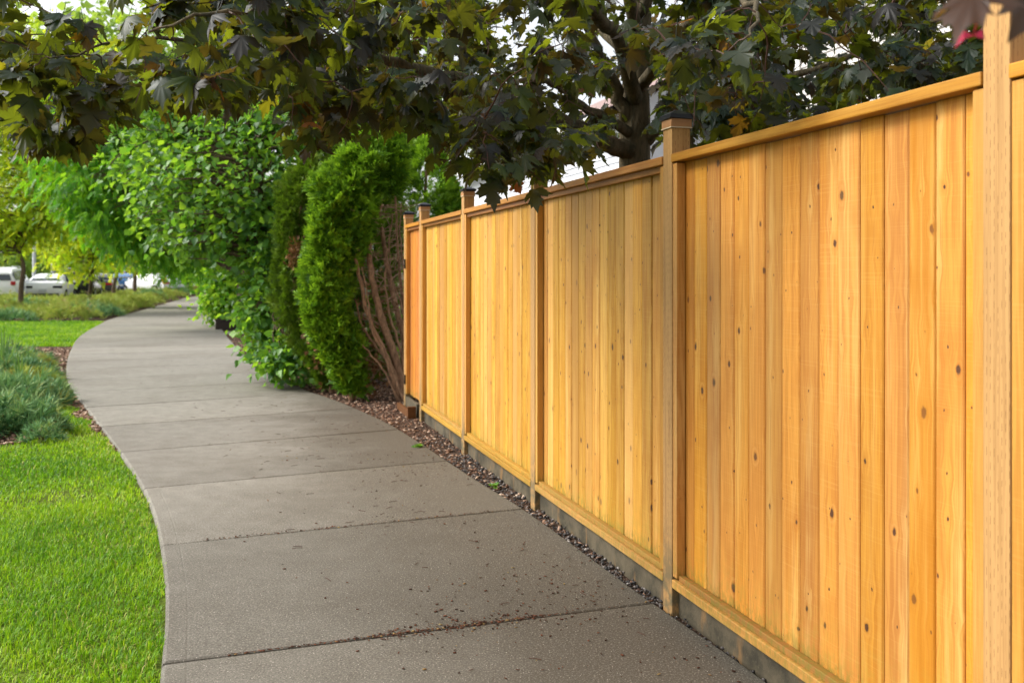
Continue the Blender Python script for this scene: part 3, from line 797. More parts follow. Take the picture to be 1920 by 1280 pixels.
for i in range(52):                                    # drooping outer twigs along the lower edge of the crown
    px_ = random.uniform(-60, 1120); d = random.uniform(3.3, 4.6) if px_ < 700 else random.uniform(3.5, 5.5)
    p = at(px_, low_y(px_) - random.uniform(15, 75), d)
    if p.z < 2.25 and fence_n(p.x, p.y) > FD - .25: continue
    targets.append(p)
n_view = len(targets)
for i in range(190):                                   # the crown above the picture
    u = rand_unit(1)[0] * RNG.random() ** .4
    p = Vector((0.2 + u[0]*3.7, 6.0 + u[1]*3.6, 4.7 + u[2]*1.9))
    px, py = project(p)
    if py > -20 and -100 < px < 2000: continue
    targets.append(p)

tw = MB(); LP = []; LT = []; LN = []; LS = []
pool = [limb_all]                                       # twigs grow from limbs and from earlier twigs
pool_arr = limb_all
dist0 = [float(np.min(np.sum((limb_all - np.array(p))**2, axis=1))) for p in targets]
grow = sorted(range(len(targets)), key=lambda i: dist0[i])
for cnt, ti in enumerate(grow):
    p = targets[ti]
    d2 = np.sum((pool_arr - np.array(p))**2, axis=1) + np.where(pool_arr[:, 2] < p.z - .15, .25, 0)
    a = Vector(pool_arr[int(np.argmin(d2))])
    dist = (p - a).length
    pts = bezier(a, p, (random.gauss(0, .10*dist), random.gauss(0, .10*dist), .14 * dist + .02), 6, .006)
    tw.tube(pts, np.linspace(.003 + .0035 * dist, .0016, 6), 4, cap=False)
    pool.append(np.array([q[:] for q in pts[1:5]]))
    if cnt % 5 == 0: pool_arr = np.vstack(pool)
    tip = (pts[-1] - pts[-2]).normalized()
    nl = random.randint(6, 10) if ti < n_view else random.randint(5, 8)
    for j in range(nl):
        u = random.uniform(.45, 1.0); f = u * 5; i = min(int(f), 4); q = pts[i].lerp(pts[i+1], f - i)
        out = Vector((random.gauss(0, 1), random.gauss(0, 1), random.gauss(-.1, .35))).normalized()
        st = random.uniform(.05, .11)
        hang = random.uniform(-.2, 1.5)
        tdir = (out + Vector((0, 0, -hang)) + tip * .3).normalized()
        up = Vector((out.x*.7*hang + random.gauss(0, .3), out.y*.7*hang + random.gauss(0, .3), 1.0))
        LP.append(q + out * st); LT.append(tdir); LN.append(up); LS.append(random.uniform(.062, .118) if ti < n_view else random.uniform(.12, .19))
tw.build('twigs', MAT['twig'], maple)['kind'] = 'stuff'
LP = np.array(LP); LT = np.array(LT); LN = np.array(LN); LS = np.array(LS)
px, py = project(LP + LT * LS[:, None] * .5)
nn = fence_n(LP[:, 0], LP[:, 1])
bad = (py > low_y(px) + 8 + 16*np.sin(px/21.0) + 10*np.sin(px/8.3) + RNG.normal(0, 9, len(LP))) & (px > -200) & (px < 2050)
bad |= (np.abs(nn - FD - .05) < .16) & (LP[:, 2] < 2.16)
bad |= (nn > FD - .1) & (LP[:, 2] < 1.9)
bad |= (px > 1150) & (px < 1222) & (py > 120) & (py < 310) & (LP[:, 1] < 6.9) & (RNG.random(len(LP)) < .85)
bad |= (px > 1222) & (px < 1312) & (py > 170) & (py < 320) & (LP[:, 1] < 4.7)
keep = ~bad
LP, LT, LN, LS, px, py = LP[keep], LT[keep], LN[keep], LS[keep], px[keep], py[keep]
RM = frames(LT, LN)
size = LS / LP[:, 1] * FPX
inview = (px > -20) & (px < 1940) & (py > -20) & (py < 400)
order = np.argsort(-(size * inview))[:300]
single = np.zeros(len(LP), bool); single[order] = True
maple_me = []
for k, (V, F) in enumerate(MAPLE):
    me = raw_mesh('leaf', V, F); me.materials.append(MAT['maple_leaf_single']); maple_me.append(me)
for i in order:
    o = obj('leaf', maple_me[RNG.integers(0, len(maple_me))], None, maple)
    Rm = RM[i] * LS[i]
    o.matrix_basis = Matrix(((*Rm[0], LP[i][0]), (*Rm[1], LP[i][1]), (*Rm[2], LP[i][2]), (0, 0, 0, 1)))
rest = ~single
print('maple leaves', len(LP), 'in view', int(inview.sum()))
obj('crown', cloud_mesh('crown', MAPLE, LP[rest], RM[rest], LS[rest]), MAT['maple_leaf'], maple)['kind'] = 'stuff'

MAT['orange_leaf'] = leaf_mat('orange_leaf', [(0, (.018, .016, .012)), (1, (.018, .016, .012))], (.26, .12, .010), .45, .4, .5, True)
# close leaves of a low twig in the top right corner
twg = empty('maple_twig', tuple(at(1990, -60, 1.15)))
tag(twg, 'blurred purple brown maple twig hanging close in the top right corner', 'twig')
base = at(1990, -60, 1.15)
mb = MB(); mb.tube([at(2080, -150, 1.2) - base, at(1985, -75, 1.15) - base, at(1900, -50, 1.1) - base, at(1800, -40, 1.08) - base], [.004, .0035, .003, .002], 6); mb.build('stem', MAT['twig'], twg)
for (ax, ay, ad, bx, by, bd, nrm, s, k) in [(1835,-25,1.08,1735,105,1.0,(-.5,-.6,.8),.088,1),(1990,-50,1.12,1845,75,1.02,(.2,-.7,1),.115,3),(1985,-75,1.13,2010,70,1.1,(0,-1,.6),.1,1)]:
    A = np.array(at(ax, ay, ad)); B = np.array(at(bx, by, bd))
    Rm = frames((B - A)[None], np.array([nrm], float))[0] * s
    lm = maple_me[k]
    if k == 1: lm = lm.copy(); lm.materials.clear(); lm.materials.append(MAT['orange_leaf'])
    o = obj('leaf', lm, None, twg); A = A - np.array(base)
    o.matrix_basis = Matrix(((*Rm[0], A[0]), (*Rm[1], A[1]), (*Rm[2], A[2]), (0, 0, 0, 1)))
sam = MB()
P0 = at(1825, 68, 1.2) - base
for sd in (-1, 1):
    tipv = P0 + Vector((.020*sd - .004, 0, -.012 + .004*sd)); mid = P0 + Vector((.012*sd, 0, .004))
    sam.add([P0, mid + Vector((0, .002, .005)), tipv, mid + Vector((0, -.002, -.008))], [(0, 1, 2, 3)])
sam.tube([at(1850, -30, 1.13) - base, P0], .0012, 5)
sam.build('winged_seed', plain('red_seed', (0.42, 0.02, 0.06), .5), twg)

# ------------------------------------------------------------------ cedar hedge (arborvitae)
def cedar(name, label, axis_px, depth, n, m, squash=0.8, spray=.13, mask=None, lobes=(), stems=(), dead=0):
    base = at(axis_px[-1][0], axis_px[-1][1], depth); base.z = 0
    root = empty(name, tuple(base)); tag(root, label, 'hedge tree', 'cedar trees at the end of the fence')
    Pn, Tn, Nn = [], [], []
    for (ax, cnt) in [(axis_px, n)] + [(l[0], l[1]) for l in lobes]:
        A = spline([tuple(at(x, y, depth)) + (r / FPX * depth,) for x, y, r in ax], 12)
        seg = np.linalg.norm(np.diff(A[:, :3], axis=0), axis=1); w = np.concatenate([[0], np.cumsum(seg * (A[1:, 3] + .05))]); w /= w[-1]
        u = np.interp(RNG.random(cnt), w, np.arange(len(A)))
        C = np.stack([np.interp(u, np.arange(len(A)), A[:, c]) for c in range(4)], 1)
        th = RNG.random(cnt) * 2 * np.pi
        lump = 1 + .17*np.sin(3*th + 4*C[:, 2]) + .14*np.sin(5*th - 7*C[:, 2] + 1) + .12*np.sin(13*C[:, 2] + 2*th)
        rad = np.maximum(C[:, 3] * lump - .075, .03) * (1 - .42 * RNG.random(cnt) ** 2.2)
        outd = np.stack([np.cos(th), np.sin(th) * squash, np.zeros(cnt)], 1)
        P = C[:, :3] + outd * rad[:, None]
        P[:, 2] += RNG.normal(0, .02, cnt)
        # spray tips rise and lean outwards
        topness = np.clip((C[:, 2] - A[0, 2] + .5) / .5, 0, 1)
        T = outd * RNG.uniform(.35, 1.0, (cnt, 1)) + np.stack([np.zeros(cnt), np.zeros(cnt), RNG.uniform(.1, 1.0, cnt) + topness * .6], 1) + RNG.normal(0, .28, (cnt, 3))
        tang = np.stack([-np.sin(th), np.cos(th), np.zeros(cnt)], 1)
        N = tang * RNG.uniform(-.5, .5, (cnt, 1)) + outd * .5 + np.array([0, 0, .6]) + RNG.normal(0, .45, (cnt, 3))
        Pn.append(P); Tn.append(T); Nn.append(N)
    P, T, N = np.vstack(Pn), np.vstack(Tn), np.vstack(Nn)
    k = P[:, 2] > 0.03
    if mask is not None: k &= mask(P)
    P, T, N = P[k], T[k], N[k]
    rn = np.clip(.40 + .9 * (RNG.random(len(P)) - .5) + .22 * T[:, 2], 0, 1)
    obj('crown', cloud_mesh('crown', SPRAY, P - np.array(base), frames(T, N), RNG.uniform(.7, 1.25, len(P)) * spray, rn), m, root)['kind'] = 'stuff'
    tr = MB(); pts = [Vector(at(x, y, depth + .05)) - base for x, y, r in axis_px][::-1]
    pts[0].z = -.1
    tr.tube(spline(pts, 3), np.linspace(.05, .008, 3*(len(pts)-1)+1), 8); tr.build('trunk', MAT['cedar_bark'], root, smooth=True)
    return root, base

A_ax = [(700,240,10),(694,275,40),(672,330,62),(648,380,60),(636,430,56),(620,500,50),(616,560,44),(620,610,42),(634,655,38),(650,700,33),(664,740,20)]
lobeA = [(738,250,8),(738,290,24),(737,335,27),(733,368,16)]
lobeA2 = [(683,395,10),(682,425,16),(672,455,12)]
cA, bA = cedar('cedar_tree', 'bright green cedar with bare brown stems beside the fence end', A_ax, 11.2, 7000, MAT['cedar_leaf'], .8, .15, lobes=[(lobeA, 1300), (lobeA2, 260)])
B_ax = [(585,300,16),(572,345,42),(560,420,44),(552,500,42),(560,580,44),(583,640,42),(608,690,36),(628,738,26)]
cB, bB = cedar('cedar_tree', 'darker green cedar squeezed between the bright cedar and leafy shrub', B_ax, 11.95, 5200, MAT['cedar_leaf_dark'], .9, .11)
C_ax = [(800,255,14),(800,290,34),(798,350,62),(792,420,80),(785,520,92),(778,620,96),(774,700,92)]
cC, bC = cedar('cedar_tree', 'shaded cedar standing behind the black capped fence end posts', C_ax, 13.6, 5200, MAT['cedar_leaf'], 1.0, .13, lobes=[([(760,262,8),(758,300,24),(756,350,30)], 500), ([(842,330,10),(842,370,26),(840,420,30)], 500)],
    mask=lambda P: (P[:, 2] > 1.75) | (P[:, 1] > 13.55))
D_ax = [(700,300,30),(690,400,60),(680,520,64),(680,640,62),(690,715,52)]
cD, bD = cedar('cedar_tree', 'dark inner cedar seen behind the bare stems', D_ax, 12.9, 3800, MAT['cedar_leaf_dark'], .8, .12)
E_ax = [(620,262,12),(622,300,34),(618,380,46),(610,500,50),(606,640,48),(610,715,40)]
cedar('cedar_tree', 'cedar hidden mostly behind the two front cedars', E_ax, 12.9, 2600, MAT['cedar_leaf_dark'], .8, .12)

def stems_for(root, base, lines, m, part):
    for pts, w0, w1, dep in lines:
        P = [Vector(at(x, y, dep)) - base for x, y in pts]
        if pts[0][1] > 700: P[0].z = min(P[0].z, -.04)
        S = spline([tuple(p) for p in P], 5); S[1:-1] += RNG.normal(0, .006, (len(S)-2, 3))
        mb = MB(); mb.tube(S, np.linspace(w0, w1, len(S)), 8); mb.build(part, m, root, smooth=True)
stems_for(cA, bA, [
    ([(757,735),(742,675),(716,600),(698,520),(692,440),(704,370),(712,320)], .056, .018, 11.25),
    ([(772,715),(757,640),(738,555),(722,470),(712,400),(722,335)], .046, .016, 11.45),
    ([(752,735),(720,660),(694,600),(676,530),(664,455),(660,380)], .038, .013, 11.15),
    ([(768,690),(760,600),(748,500),(744,420),(740,350)], .026, .010, 11.6),
    ([(758,730),(735,690),(705,650),(680,610),(665,560)], .022, .008, 11.2),
    ([(764,728),(752,660),(733,600),(722,540),(728,470),(736,400)], .020, .007, 11.3),
    ([(760,732),(728,680),(700,625),(690,570),(678,500)], .018, .006, 11.1),
    ([(775,700),(768,640),(752,570),(735,520),(729,440)], .017, .006, 11.5),
    ([(754,734),(715,690),(690,660),(672,640)], .015, .005, 11.1),
    ([(770,690),(764,600),(758,520),(750,440),(752,380)], .016, .006, 11.55),
], MAT['cedar_bark'], 'stem')
dt = MB()
for i in range(230):                                     # brittle dead twigs round the bare stems
    y0 = random.uniform(385, 735); f = (y0 - 380) / 355
    x0 = 700 + 45 * f + random.uniform(-26, 40)
    a = Vector(at(x0, y0, random.uniform(11.15, 11.9)))
    ang = random.uniform(-2.9, .5); L = random.uniform(.15, .55)
    b = a + Vector((math.cos(ang) * L, random.uniform(-.25, .15), abs(math.sin(ang)) * L * random.uniform(-.5, 1)))
    if b.z < .03 or a.z < .03: continue
    if fence_n(b.x, b.y) > FD - .03 and b.y < 10.7: continue
    dt.tube([p - bA for p in bezier(a, b, (random.uniform(-.06, .06), 0, random.uniform(-.08, .08)), 5, .008)], np.linspace(random.uniform(.004, .008), .0016, 5), 4, cap=False)
dt.build('dead_twigs', MAT['dead_twig'], cA)['kind'] = 'stuff'
def dead_clump(root, base, px, py, d, r, n):
    c = np.array(at(px, py, d)) - np.array(base)
    P = c + RNG.normal(0, r, (n, 3)) * np.array([.6, .5, 1.1]); T = RNG.normal(0, .5, (n, 3)) + np.array([0, -.4, .3])
    obj('dead_foliage', cloud_mesh('dead_foliage', SPRAY, P, frames(T, RNG.normal(0, 1, (n, 3))), RNG.uniform(.05, .10, n)), MAT['cedar_dead'], root)['kind'] = 'stuff'
dead_clump(cB, bB, 556, 478, 11.45, .08, 130)
dead_clump(cB, bB, 600, 660, 11.5, .13, 70)
dead_clump(cA, bA, 690, 700, 11.35, .17, 260)
dead_clump(cA, bA, 720, 600, 11.6, .25, 130)

# ------------------------------------------------------------------ generic trees and shrubs
def leaf_tree(name, label, cat, base, trunk_pts, clusters, leaves_per, spread, tmpl, m, leaf, trunk_r, bark, group=None, droop=0.3, singles=None, single_m=None, flat=0.6):
    root = empty(name, (base[0], base[1], 0)); tag(root, label, cat, group)
    B = np.array([base[0], base[1], 0.0])
    T = spline([np.array(p) - B for p in trunk_pts], 6)
    mb = MB(); rr = np.linspace(trunk_r, trunk_r * .35, len(T)); mb.tube(T, rr, 9); mb.build('trunk', bark, root, smooth=True)
    br = MB(); P, TT, NN = [], [], []
    for c in clusters:
        c = np.array(c) - B
        cost = np.sum((T - c)**2, axis=1) + np.where(T[:, 2] > c[2] - .1, 2.0 * (T[:, 2] - c[2] + .1)**2 + .5, 0)
        cost[: len(T)//3] += 4
        i = int(np.argmin(cost)); L = np.linalg.norm(T[i] - c)
        br.tube(bezier(T[i], c, (0, 0, .12 * L), 6, .02 * L), np.linspace(min(rr[i] * .6, .02 + .012 * L), .006, 6), 5, cap=False)
        n = max(3, int(leaves_per * random.uniform(.6, 1.4)))
        s = spread * random.uniform(.7, 1.3)
        off = RNG.normal(0, 1, (n, 3)) * np.array([s, s, s * flat])
        P.append(c + off)
        TT.append(off / (s + 1e-6) * .5 + RNG.normal(0, .6, (n, 3)) - np.array([0, 0, droop])); NN.append(RNG.normal(0, .55, (n, 3)) + np.array([0, 0, 1.0]))
    br.build('branches', bark, root)
    P, TT, NN = np.vstack(P), np.vstack(TT), np.vstack(NN)
    k = (P[:, 2] > .04)
    P, TT, NN = P[k], TT[k], NN[k]; R = frames(TT, NN); S = RNG.uniform(.7, 1.25, len(P)) * leaf
    if singles:
        W = P + B; px, py = project(W)
        near = np.where((px > 0) & (px < 1920), S / W[:, 1], 0); o300 = np.argsort(-near)[:300]
        sel = np.zeros(len(P), bool); sel[o300] = True
        mes = []
        for V, F in tmpl:
            me = raw_mesh('leaf', V, F); me.materials.append(single_m); mes.append(me)
        for i in o300:
            o = obj('leaf', mes[RNG.integers(0, len(mes))], None, root); Rm = R[i] * S[i]
            o.matrix_basis = Matrix(((*Rm[0], P[i][0]), (*Rm[1], P[i][1]), (*Rm[2], P[i][2]), (0, 0, 0, 1)))
        P, R, S = P[~sel], R[~sel], S[~sel]
    obj('crown', cloud_mesh('crown', tmpl, P, R, S), m, root)['kind'] = 'stuff'
    return root

def blob_clusters(blobs, keep=None):
    """blobs: (px, py, depth, rx_px, ry_px, n): cluster centres filling an ellipsoid, mostly near its skin."""
    out = []
    for px, py, d, rx, ry, n in blobs:
        c = at(px, py, d); a, b = rx / FPX * d, ry / FPX * d
        for u in rand_unit(n):
            q = u * (RNG.random() ** .35)
            p = np.array(c) + q * np.array([a, a * .8, b])
            if p[2] > .05 and (keep is None or keep(p)): out.append(p)
    return out

# broad-leaved shrub leaning over the path
sb = ground_at(540, 705)
leaf_tree('lilac_shrub', 'large broad leaved green shrub leaning over the path beside cedars', 'shrub', (sb[0], 13.2),
    [(sb[0], 13.2, -.05), at(522, 600, 13.2), at(515, 480, 13.1), at(500, 380, 13), at(470, 280, 13), at(440, 200, 13.2)],
    blob_clusters([(440,330,13,150,120,120),(330,235,13.6,80,45,34),(262,300,14.2,55,60,28),(300,200,14,90,50,34),(420,215,13.4,90,45,36),(330,300,13.6,85,65,50),(330,400,13.6,80,60,55),(420,440,13.2,110,60,70),(510,450,12.8,36,120,50),(500,240,13,90,70,50),(505,600,12.9,30,85,56),(540,672,12.3,26,38,44),(485,560,13.4,28,65,36),(560,220,13.6,60,50,25)]),
    17, .155, OVATE, MAT['shrub_leaf'], .105, .05, MAT['tree_bark'], droop=.35, singles=True, single_m=MAT['shrub_leaf_single'])

# trees on the right of the path further on
g1 = ground_at(455, 612)
leaf_tree('weeping_tree', 'deep green tree with drooping crown over the far path', 'tree', (g1[0], 25.5),
    [(g1[0], 25.5, -.05), at(452, 560, 25.5), at(448, 480, 25.5), at(430, 380, 25), at(380, 280, 24.5), at(330, 180, 24)],
    blob_clusters([(230,390,23.5,120,75,75),(330,420,24.5,90,70,60),(300,300,24,140,90,80),(230,270,24,110,60,44),(320,210,24,130,60,50),(140,310,23,70,70,36),(180,230,23.5,90,60,40),(170,370,22.5,60,50,30),(400,330,25,90,110,60),(260,450,24,55,35,28),(340,475,25,60,30,24)]),
    19, .32, PINNATE, MAT['green_leaf'], .23, .13, MAT['tree_bark'], droop=1.0)
g2 = ground_at(440, 600)
leaf_tree('street_bush', 'yellow green bush growing over the dark timber planter', 'bush', (g2[0]+.3, 27.0),
    [(g2[0]+.3, 27.0, -.05), at(445, 560, 27), at(440, 520, 27), at(435, 480, 27)],
    blob_clusters([(430,560,26.6,45,45,46),(410,525,27,36,34,24),(450,500,27,40,50,34),(405,575,26,18,18,8)]),
    24, .22, OVATE, MAT['bush_leaf'], .15, .06, MAT['tree_bark'], droop=.4)
leaf_tree('roadside_tree', 'green tree arching low over the far end of the path', 'tree', ground_at(455, 580),
    [(*ground_at(455, 580), -.05), at(450, 480, 38), at(430, 400, 38), at(400, 330, 38)],
    blob_clusters([(390,440,38,70,70,60),(350,490,40,45,30,28),(430,380,38,70,90,50),(420,500,36,50,26,24),(330,400,40,60,70,40)]),
    24, .42, PINNATE, MAT['green_leaf'], .32, .16, MAT['tree_bark'], droop=.7)

# honey locusts along the parking strip
LOC = [
    ('yellow green locust with a bent trunk before the white cars', (38, 590), 34, [(40,540),(44,500),(36,470),(48,448),(70,400),(80,330)], [(60,330,34,130,110,90),(-30,420,34,90,60,45),(40,420,34,80,40,36),(120,360,34,80,80,50),(60,180,34,150,110,85),(160,150,34,120,90,60),(-20,90,34,140,80,55),(-60,250,34,100,120,50)]),
    ('slim locust beside the dark parked car with low bright leaves', (163, 582), 40, [(168,550),(172,520),(176,470),(180,400)], [(180,440,40,75,55,55),(150,490,39,40,28,9),(200,350,40,80,70,48),(130,470,40,45,40,22),(170,270,40,90,80,50)]),
    ('locust with leaning trunk in front of the blue car', (212, 562), 50, [(214,535),(220,510),(226,470),(230,420)], [(235,460,50,55,42,38),(215,490,50,30,18,6),(240,390,50,60,50,34)]),
    ('small locust with thin straight trunk before the white van', (252, 548), 58, [(253,525),(254,500),(256,470),(256,430)], [(258,470,58,42,35,28),(262,420,58,45,40,24),(285,470,60,36,22,10)]),
    ('most distant small locust near the yellow sign', (283, 541), 68, [(284,520),(286,500),(288,470),(288,440)], [(292,470,68,40,32,26),(300,430,68,40,36,22),(325,470,70,36,30,20)]),
]
for lab, bp, d, tp, blobs in LOC:
    bx = (bp[0] - CXP) / FPX * d
    leaf_tree('locust_tree', lab, 'tree', (bx, d), [(bx, d, -.1)] + [tuple(at(x, y, d)) for x, y in tp], blob_clusters(blobs),
        17, .44, PINNATE, MAT['locust_leaf'], .30, (5.2 if bp[0] < 60 else 4.2) / FPX * d, MAT['tree_bark'], 'locust trees along the parking strip', droop=.6)
FAR = [(-40,470,95,120,110,50,'broad pale tree at the left edge beyond the parking lot'),(90,430,105,110,120,55,'tall pale tree beyond the white lamp post'),(230,440,120,100,110,50,'hazy tree beyond the parked cars at mid left'),
       (350,450,130,90,100,45,'distant tree at the far end of the path'),(470,420,120,110,130,50,'distant tree behind the leafy shrub'),(560,380,90,120,150,50,'tall distant tree behind the cedar tops'),(735,200,62,150,150,90,'tall tree rising behind the fence end cedars'),(170,150,70,190,130,120,'tallest pale tree behind the locusts at upper left'),(420,120,75,180,130,90,'tall pale tree rising above the leafy shrub')]
for x, y, d, rx, ry, n, lab in FAR:
    bx = (x - CXP) / FPX * d
    leaf_tree('distant_tree', lab, 'tree', (bx, d), [(bx, d, -.1), tuple(at(x, 500, d)), tuple(at(x + 4, y, d)), tuple(at(x, y - ry*.6, d))], blob_clusters([(x, y, d, rx, ry, n), (x + rx*.5, y + 40, d, rx*.6, 40, 16), (x - rx*.5, y + 40, d, rx*.6, 40, 16)]),
        30, 1.0, OVATE, MAT['far_leaf'], .62, .3, MAT['tree_bark'], 'trees beyond the parking lot')

# ------------------------------------------------------------------ low planting
def low_shrub(name, label, cat, x, y, rx, h, n, tmpl, m, leaf, group, upright=.6, ry=None):
    root = empty(name, (x, y, 0)); tag(root, label, cat, group)
    ry = ry or rx
    th = RNG.random(n) * 2 * np.pi; rr = np.sqrt(RNG.random(n)); ht = np.sqrt(np.maximum(0, 1 - rr**2)) * (.55 + .45 * RNG.random(n))
    lump = 1 + .22 * np.sin(3 * th + x) + .15 * np.sin(5 * th + y)
    P = np.stack([np.cos(th) * rr * rx * lump, np.sin(th) * rr * ry * lump, np.maximum(.01, ht * h * (.8 + .2*lump) * (.75 + .25*np.sin(9*th + 11*rr) + .35*RNG.random(n)**3)) - .03], 1)
    T = np.stack([np.cos(th) * rr, np.sin(th) * rr, np.full(n, upright)], 1) + RNG.normal(0, .35, (n, 3))
    obj('foliage', cloud_mesh('foliage', tmpl, P, frames(T, RNG.normal(0, 1, (n, 3))), RNG.uniform(.6, 1.3, n) * leaf), m, root)['kind'] = 'stuff'
    mb = MB()
    for i in range(7):
        a = random.uniform(0, 6.28); mb.tube(bezier((0, 0, -.05), (math.cos(a)*rx*.6, math.sin(a)*ry*.6, h*.55), (0, 0, .05), 4), [.012, .01, .007, .004], 5)
    mb.build('stems', MAT['tree_bark'], root)
    return root

JUN = [(10,715,.8,.42,'juniper'),(72,715,.5,.40,'juniper'),(50,758,.5,.40,'juniper'),(5,805,.5,.42,'juniper'),(98,722,.34,.30,'heath'),(108,690,.42,.30,'heath'),(55,690,.65,.38,'juniper'),(-5,765,.55,.42,'juniper'),(32,798,.24,.24,'juniper')]
JLAB = ['wide blue green juniper at the left edge of the planting bed','rounded blue green juniper near the path curve','middle blue green juniper in the near bed','front juniper spreading over bark at the left picture edge','brownish heath plant at the curved path edge','olive brown heath where the lawn meets the path','rear juniper before the mid lawn','juniper at the left edge between its larger neighbours','small juniper at the front of the bed beside the lawn']
for (px_, py_, r, h, kd), lab in zip(JUN, JLAB):
    h *= .78
    x, y = ground_at(px_, py_)
    x = min(x, float(left_x(y)) - r * 1.3 - .15)
    if kd == 'juniper': low_shrub('juniper_shrub', lab, 'shrub', x, y, r, h, int(750 * r + 260), TUFT, MAT['juniper'], .17, 'junipers in the near bed', .8)
    else: low_shrub('heath_plant', lab, 'shrub', x, y, r, h, int(1500 * r + 500), TUFT, MAT['heather'], .10, 'heath plants in the near bed', 1.0)
for (px_, py_, s, lab) in [(92,800,.13,'tiny juniper seedling in the lawn nearer the bed'),(80,822,.16,'small juniper sprig growing in the lawn')]:
    x, y = ground_at(px_, py_); low_shrub('juniper_sprig', lab, 'plant', x, y, s, .16, 120, TUFT, MAT['juniper'], .09, 'juniper sprigs in the lawn', 1.0)
# strap-leaved clump
def strap_clump(px_, py_, n, L, lab):
    x, y = ground_at(px_, py_); root = empty('strap_leaf_plant', (x, y, 0)); tag(root, lab, 'plant', 'strap leaved plants in the near bed')
    for i in range(n):
        a = random.uniform(0, 6.28); e = random.uniform(.25, .95); l = L * random.uniform(.7, 1.1); pts = []
        for u in np.linspace(0, 1, 7):
            pts.append(Vector((math.cos(a)*l*u*math.sin(e), math.sin(a)*l*u*math.sin(e), l*u*math.cos(e) - .45*l*u*u*math.sin(e))))
        side = Vector((-math.sin(a), math.cos(a), 0)); V = []; F = []
        for u, p in zip(np.linspace(0, 1, 7), pts):
            w = .014 * (1 - u**2.5) + .001; V += [p - side*w + Vector((0,0,.006)), p, p + side*w + Vector((0,0,.006))]
        F = [(3*i_+k, 3*i_+k+1, 3*i_+k+4, 3*i_+k+3) for i_ in range(6) for k in (0, 1)]
        mb = MB(); mb.add(V, F); me = mb.mesh('leaf', True); a_ = me.attributes.new('rnd', 'FLOAT', 'FACE'); a_.data.foreach_set('value', np.full(len(me.polygons), random.random(), np.float32))
        obj('leaf', me, MAT['strap_leaf'], root)
strap_clump(5, 715, 26, .95, 'tall strap leaved clump rising at the left picture edge')
strap_clump(40, 735, 18, .6, 'smaller strap leaved clump among the junipers')

ORD = ['first', 'second', 'third', 'fourth', 'fifth', 'sixth', 'seventh', 'eighth', 'ninth', 'tenth', 'eleventh', 'twelfth', 'thirteenth', 'fourteenth', 'fifteenth', 'sixteenth', 'seventeenth', 'eighteenth']
HPOS = []
for ri, yy in enumerate(np.arange(29.7, 44, 1.9)):
    k2 = 0
    for k in range(6):
        x = float(left_x(yy)) - .85 - k * 1.75 - random.uniform(0, .5)
        if x / yy * FPX + CXP < -60: continue
        HPOS.append((x, yy + random.uniform(-.4, .4), 'heath shrub, %s from the path in the %s row beyond the lawn' % (ORD[k2], ORD[ri]))); k2 += 1
for ri, yy in enumerate(np.arange(45.5, 82, 3.4)):
    for k in range(2):
        HPOS.append((float(left_x(yy)) - 1.2 - k * 2.0 - random.uniform(0, .6), yy + random.uniform(-.6, .6), 'distant heath shrub, %s from the path in the %s far row' % (ORD[k], ORD[ri])))
for i, (x, y, lab) in enumerate(HPOS):
    r = random.uniform(.75, 1.15); kd = random.random()
    tone = 'blue green ' if kd < .25 else 'pale green '
    low_shrub('heath_shrub', tone + lab, 'shrub', x, y, r, random.uniform(.28, .60), 560, TUFT, MAT['juniper'] if kd < .25 else MAT['heather'], .19, 'heath shrubs between the path and parked cars', 1.1)

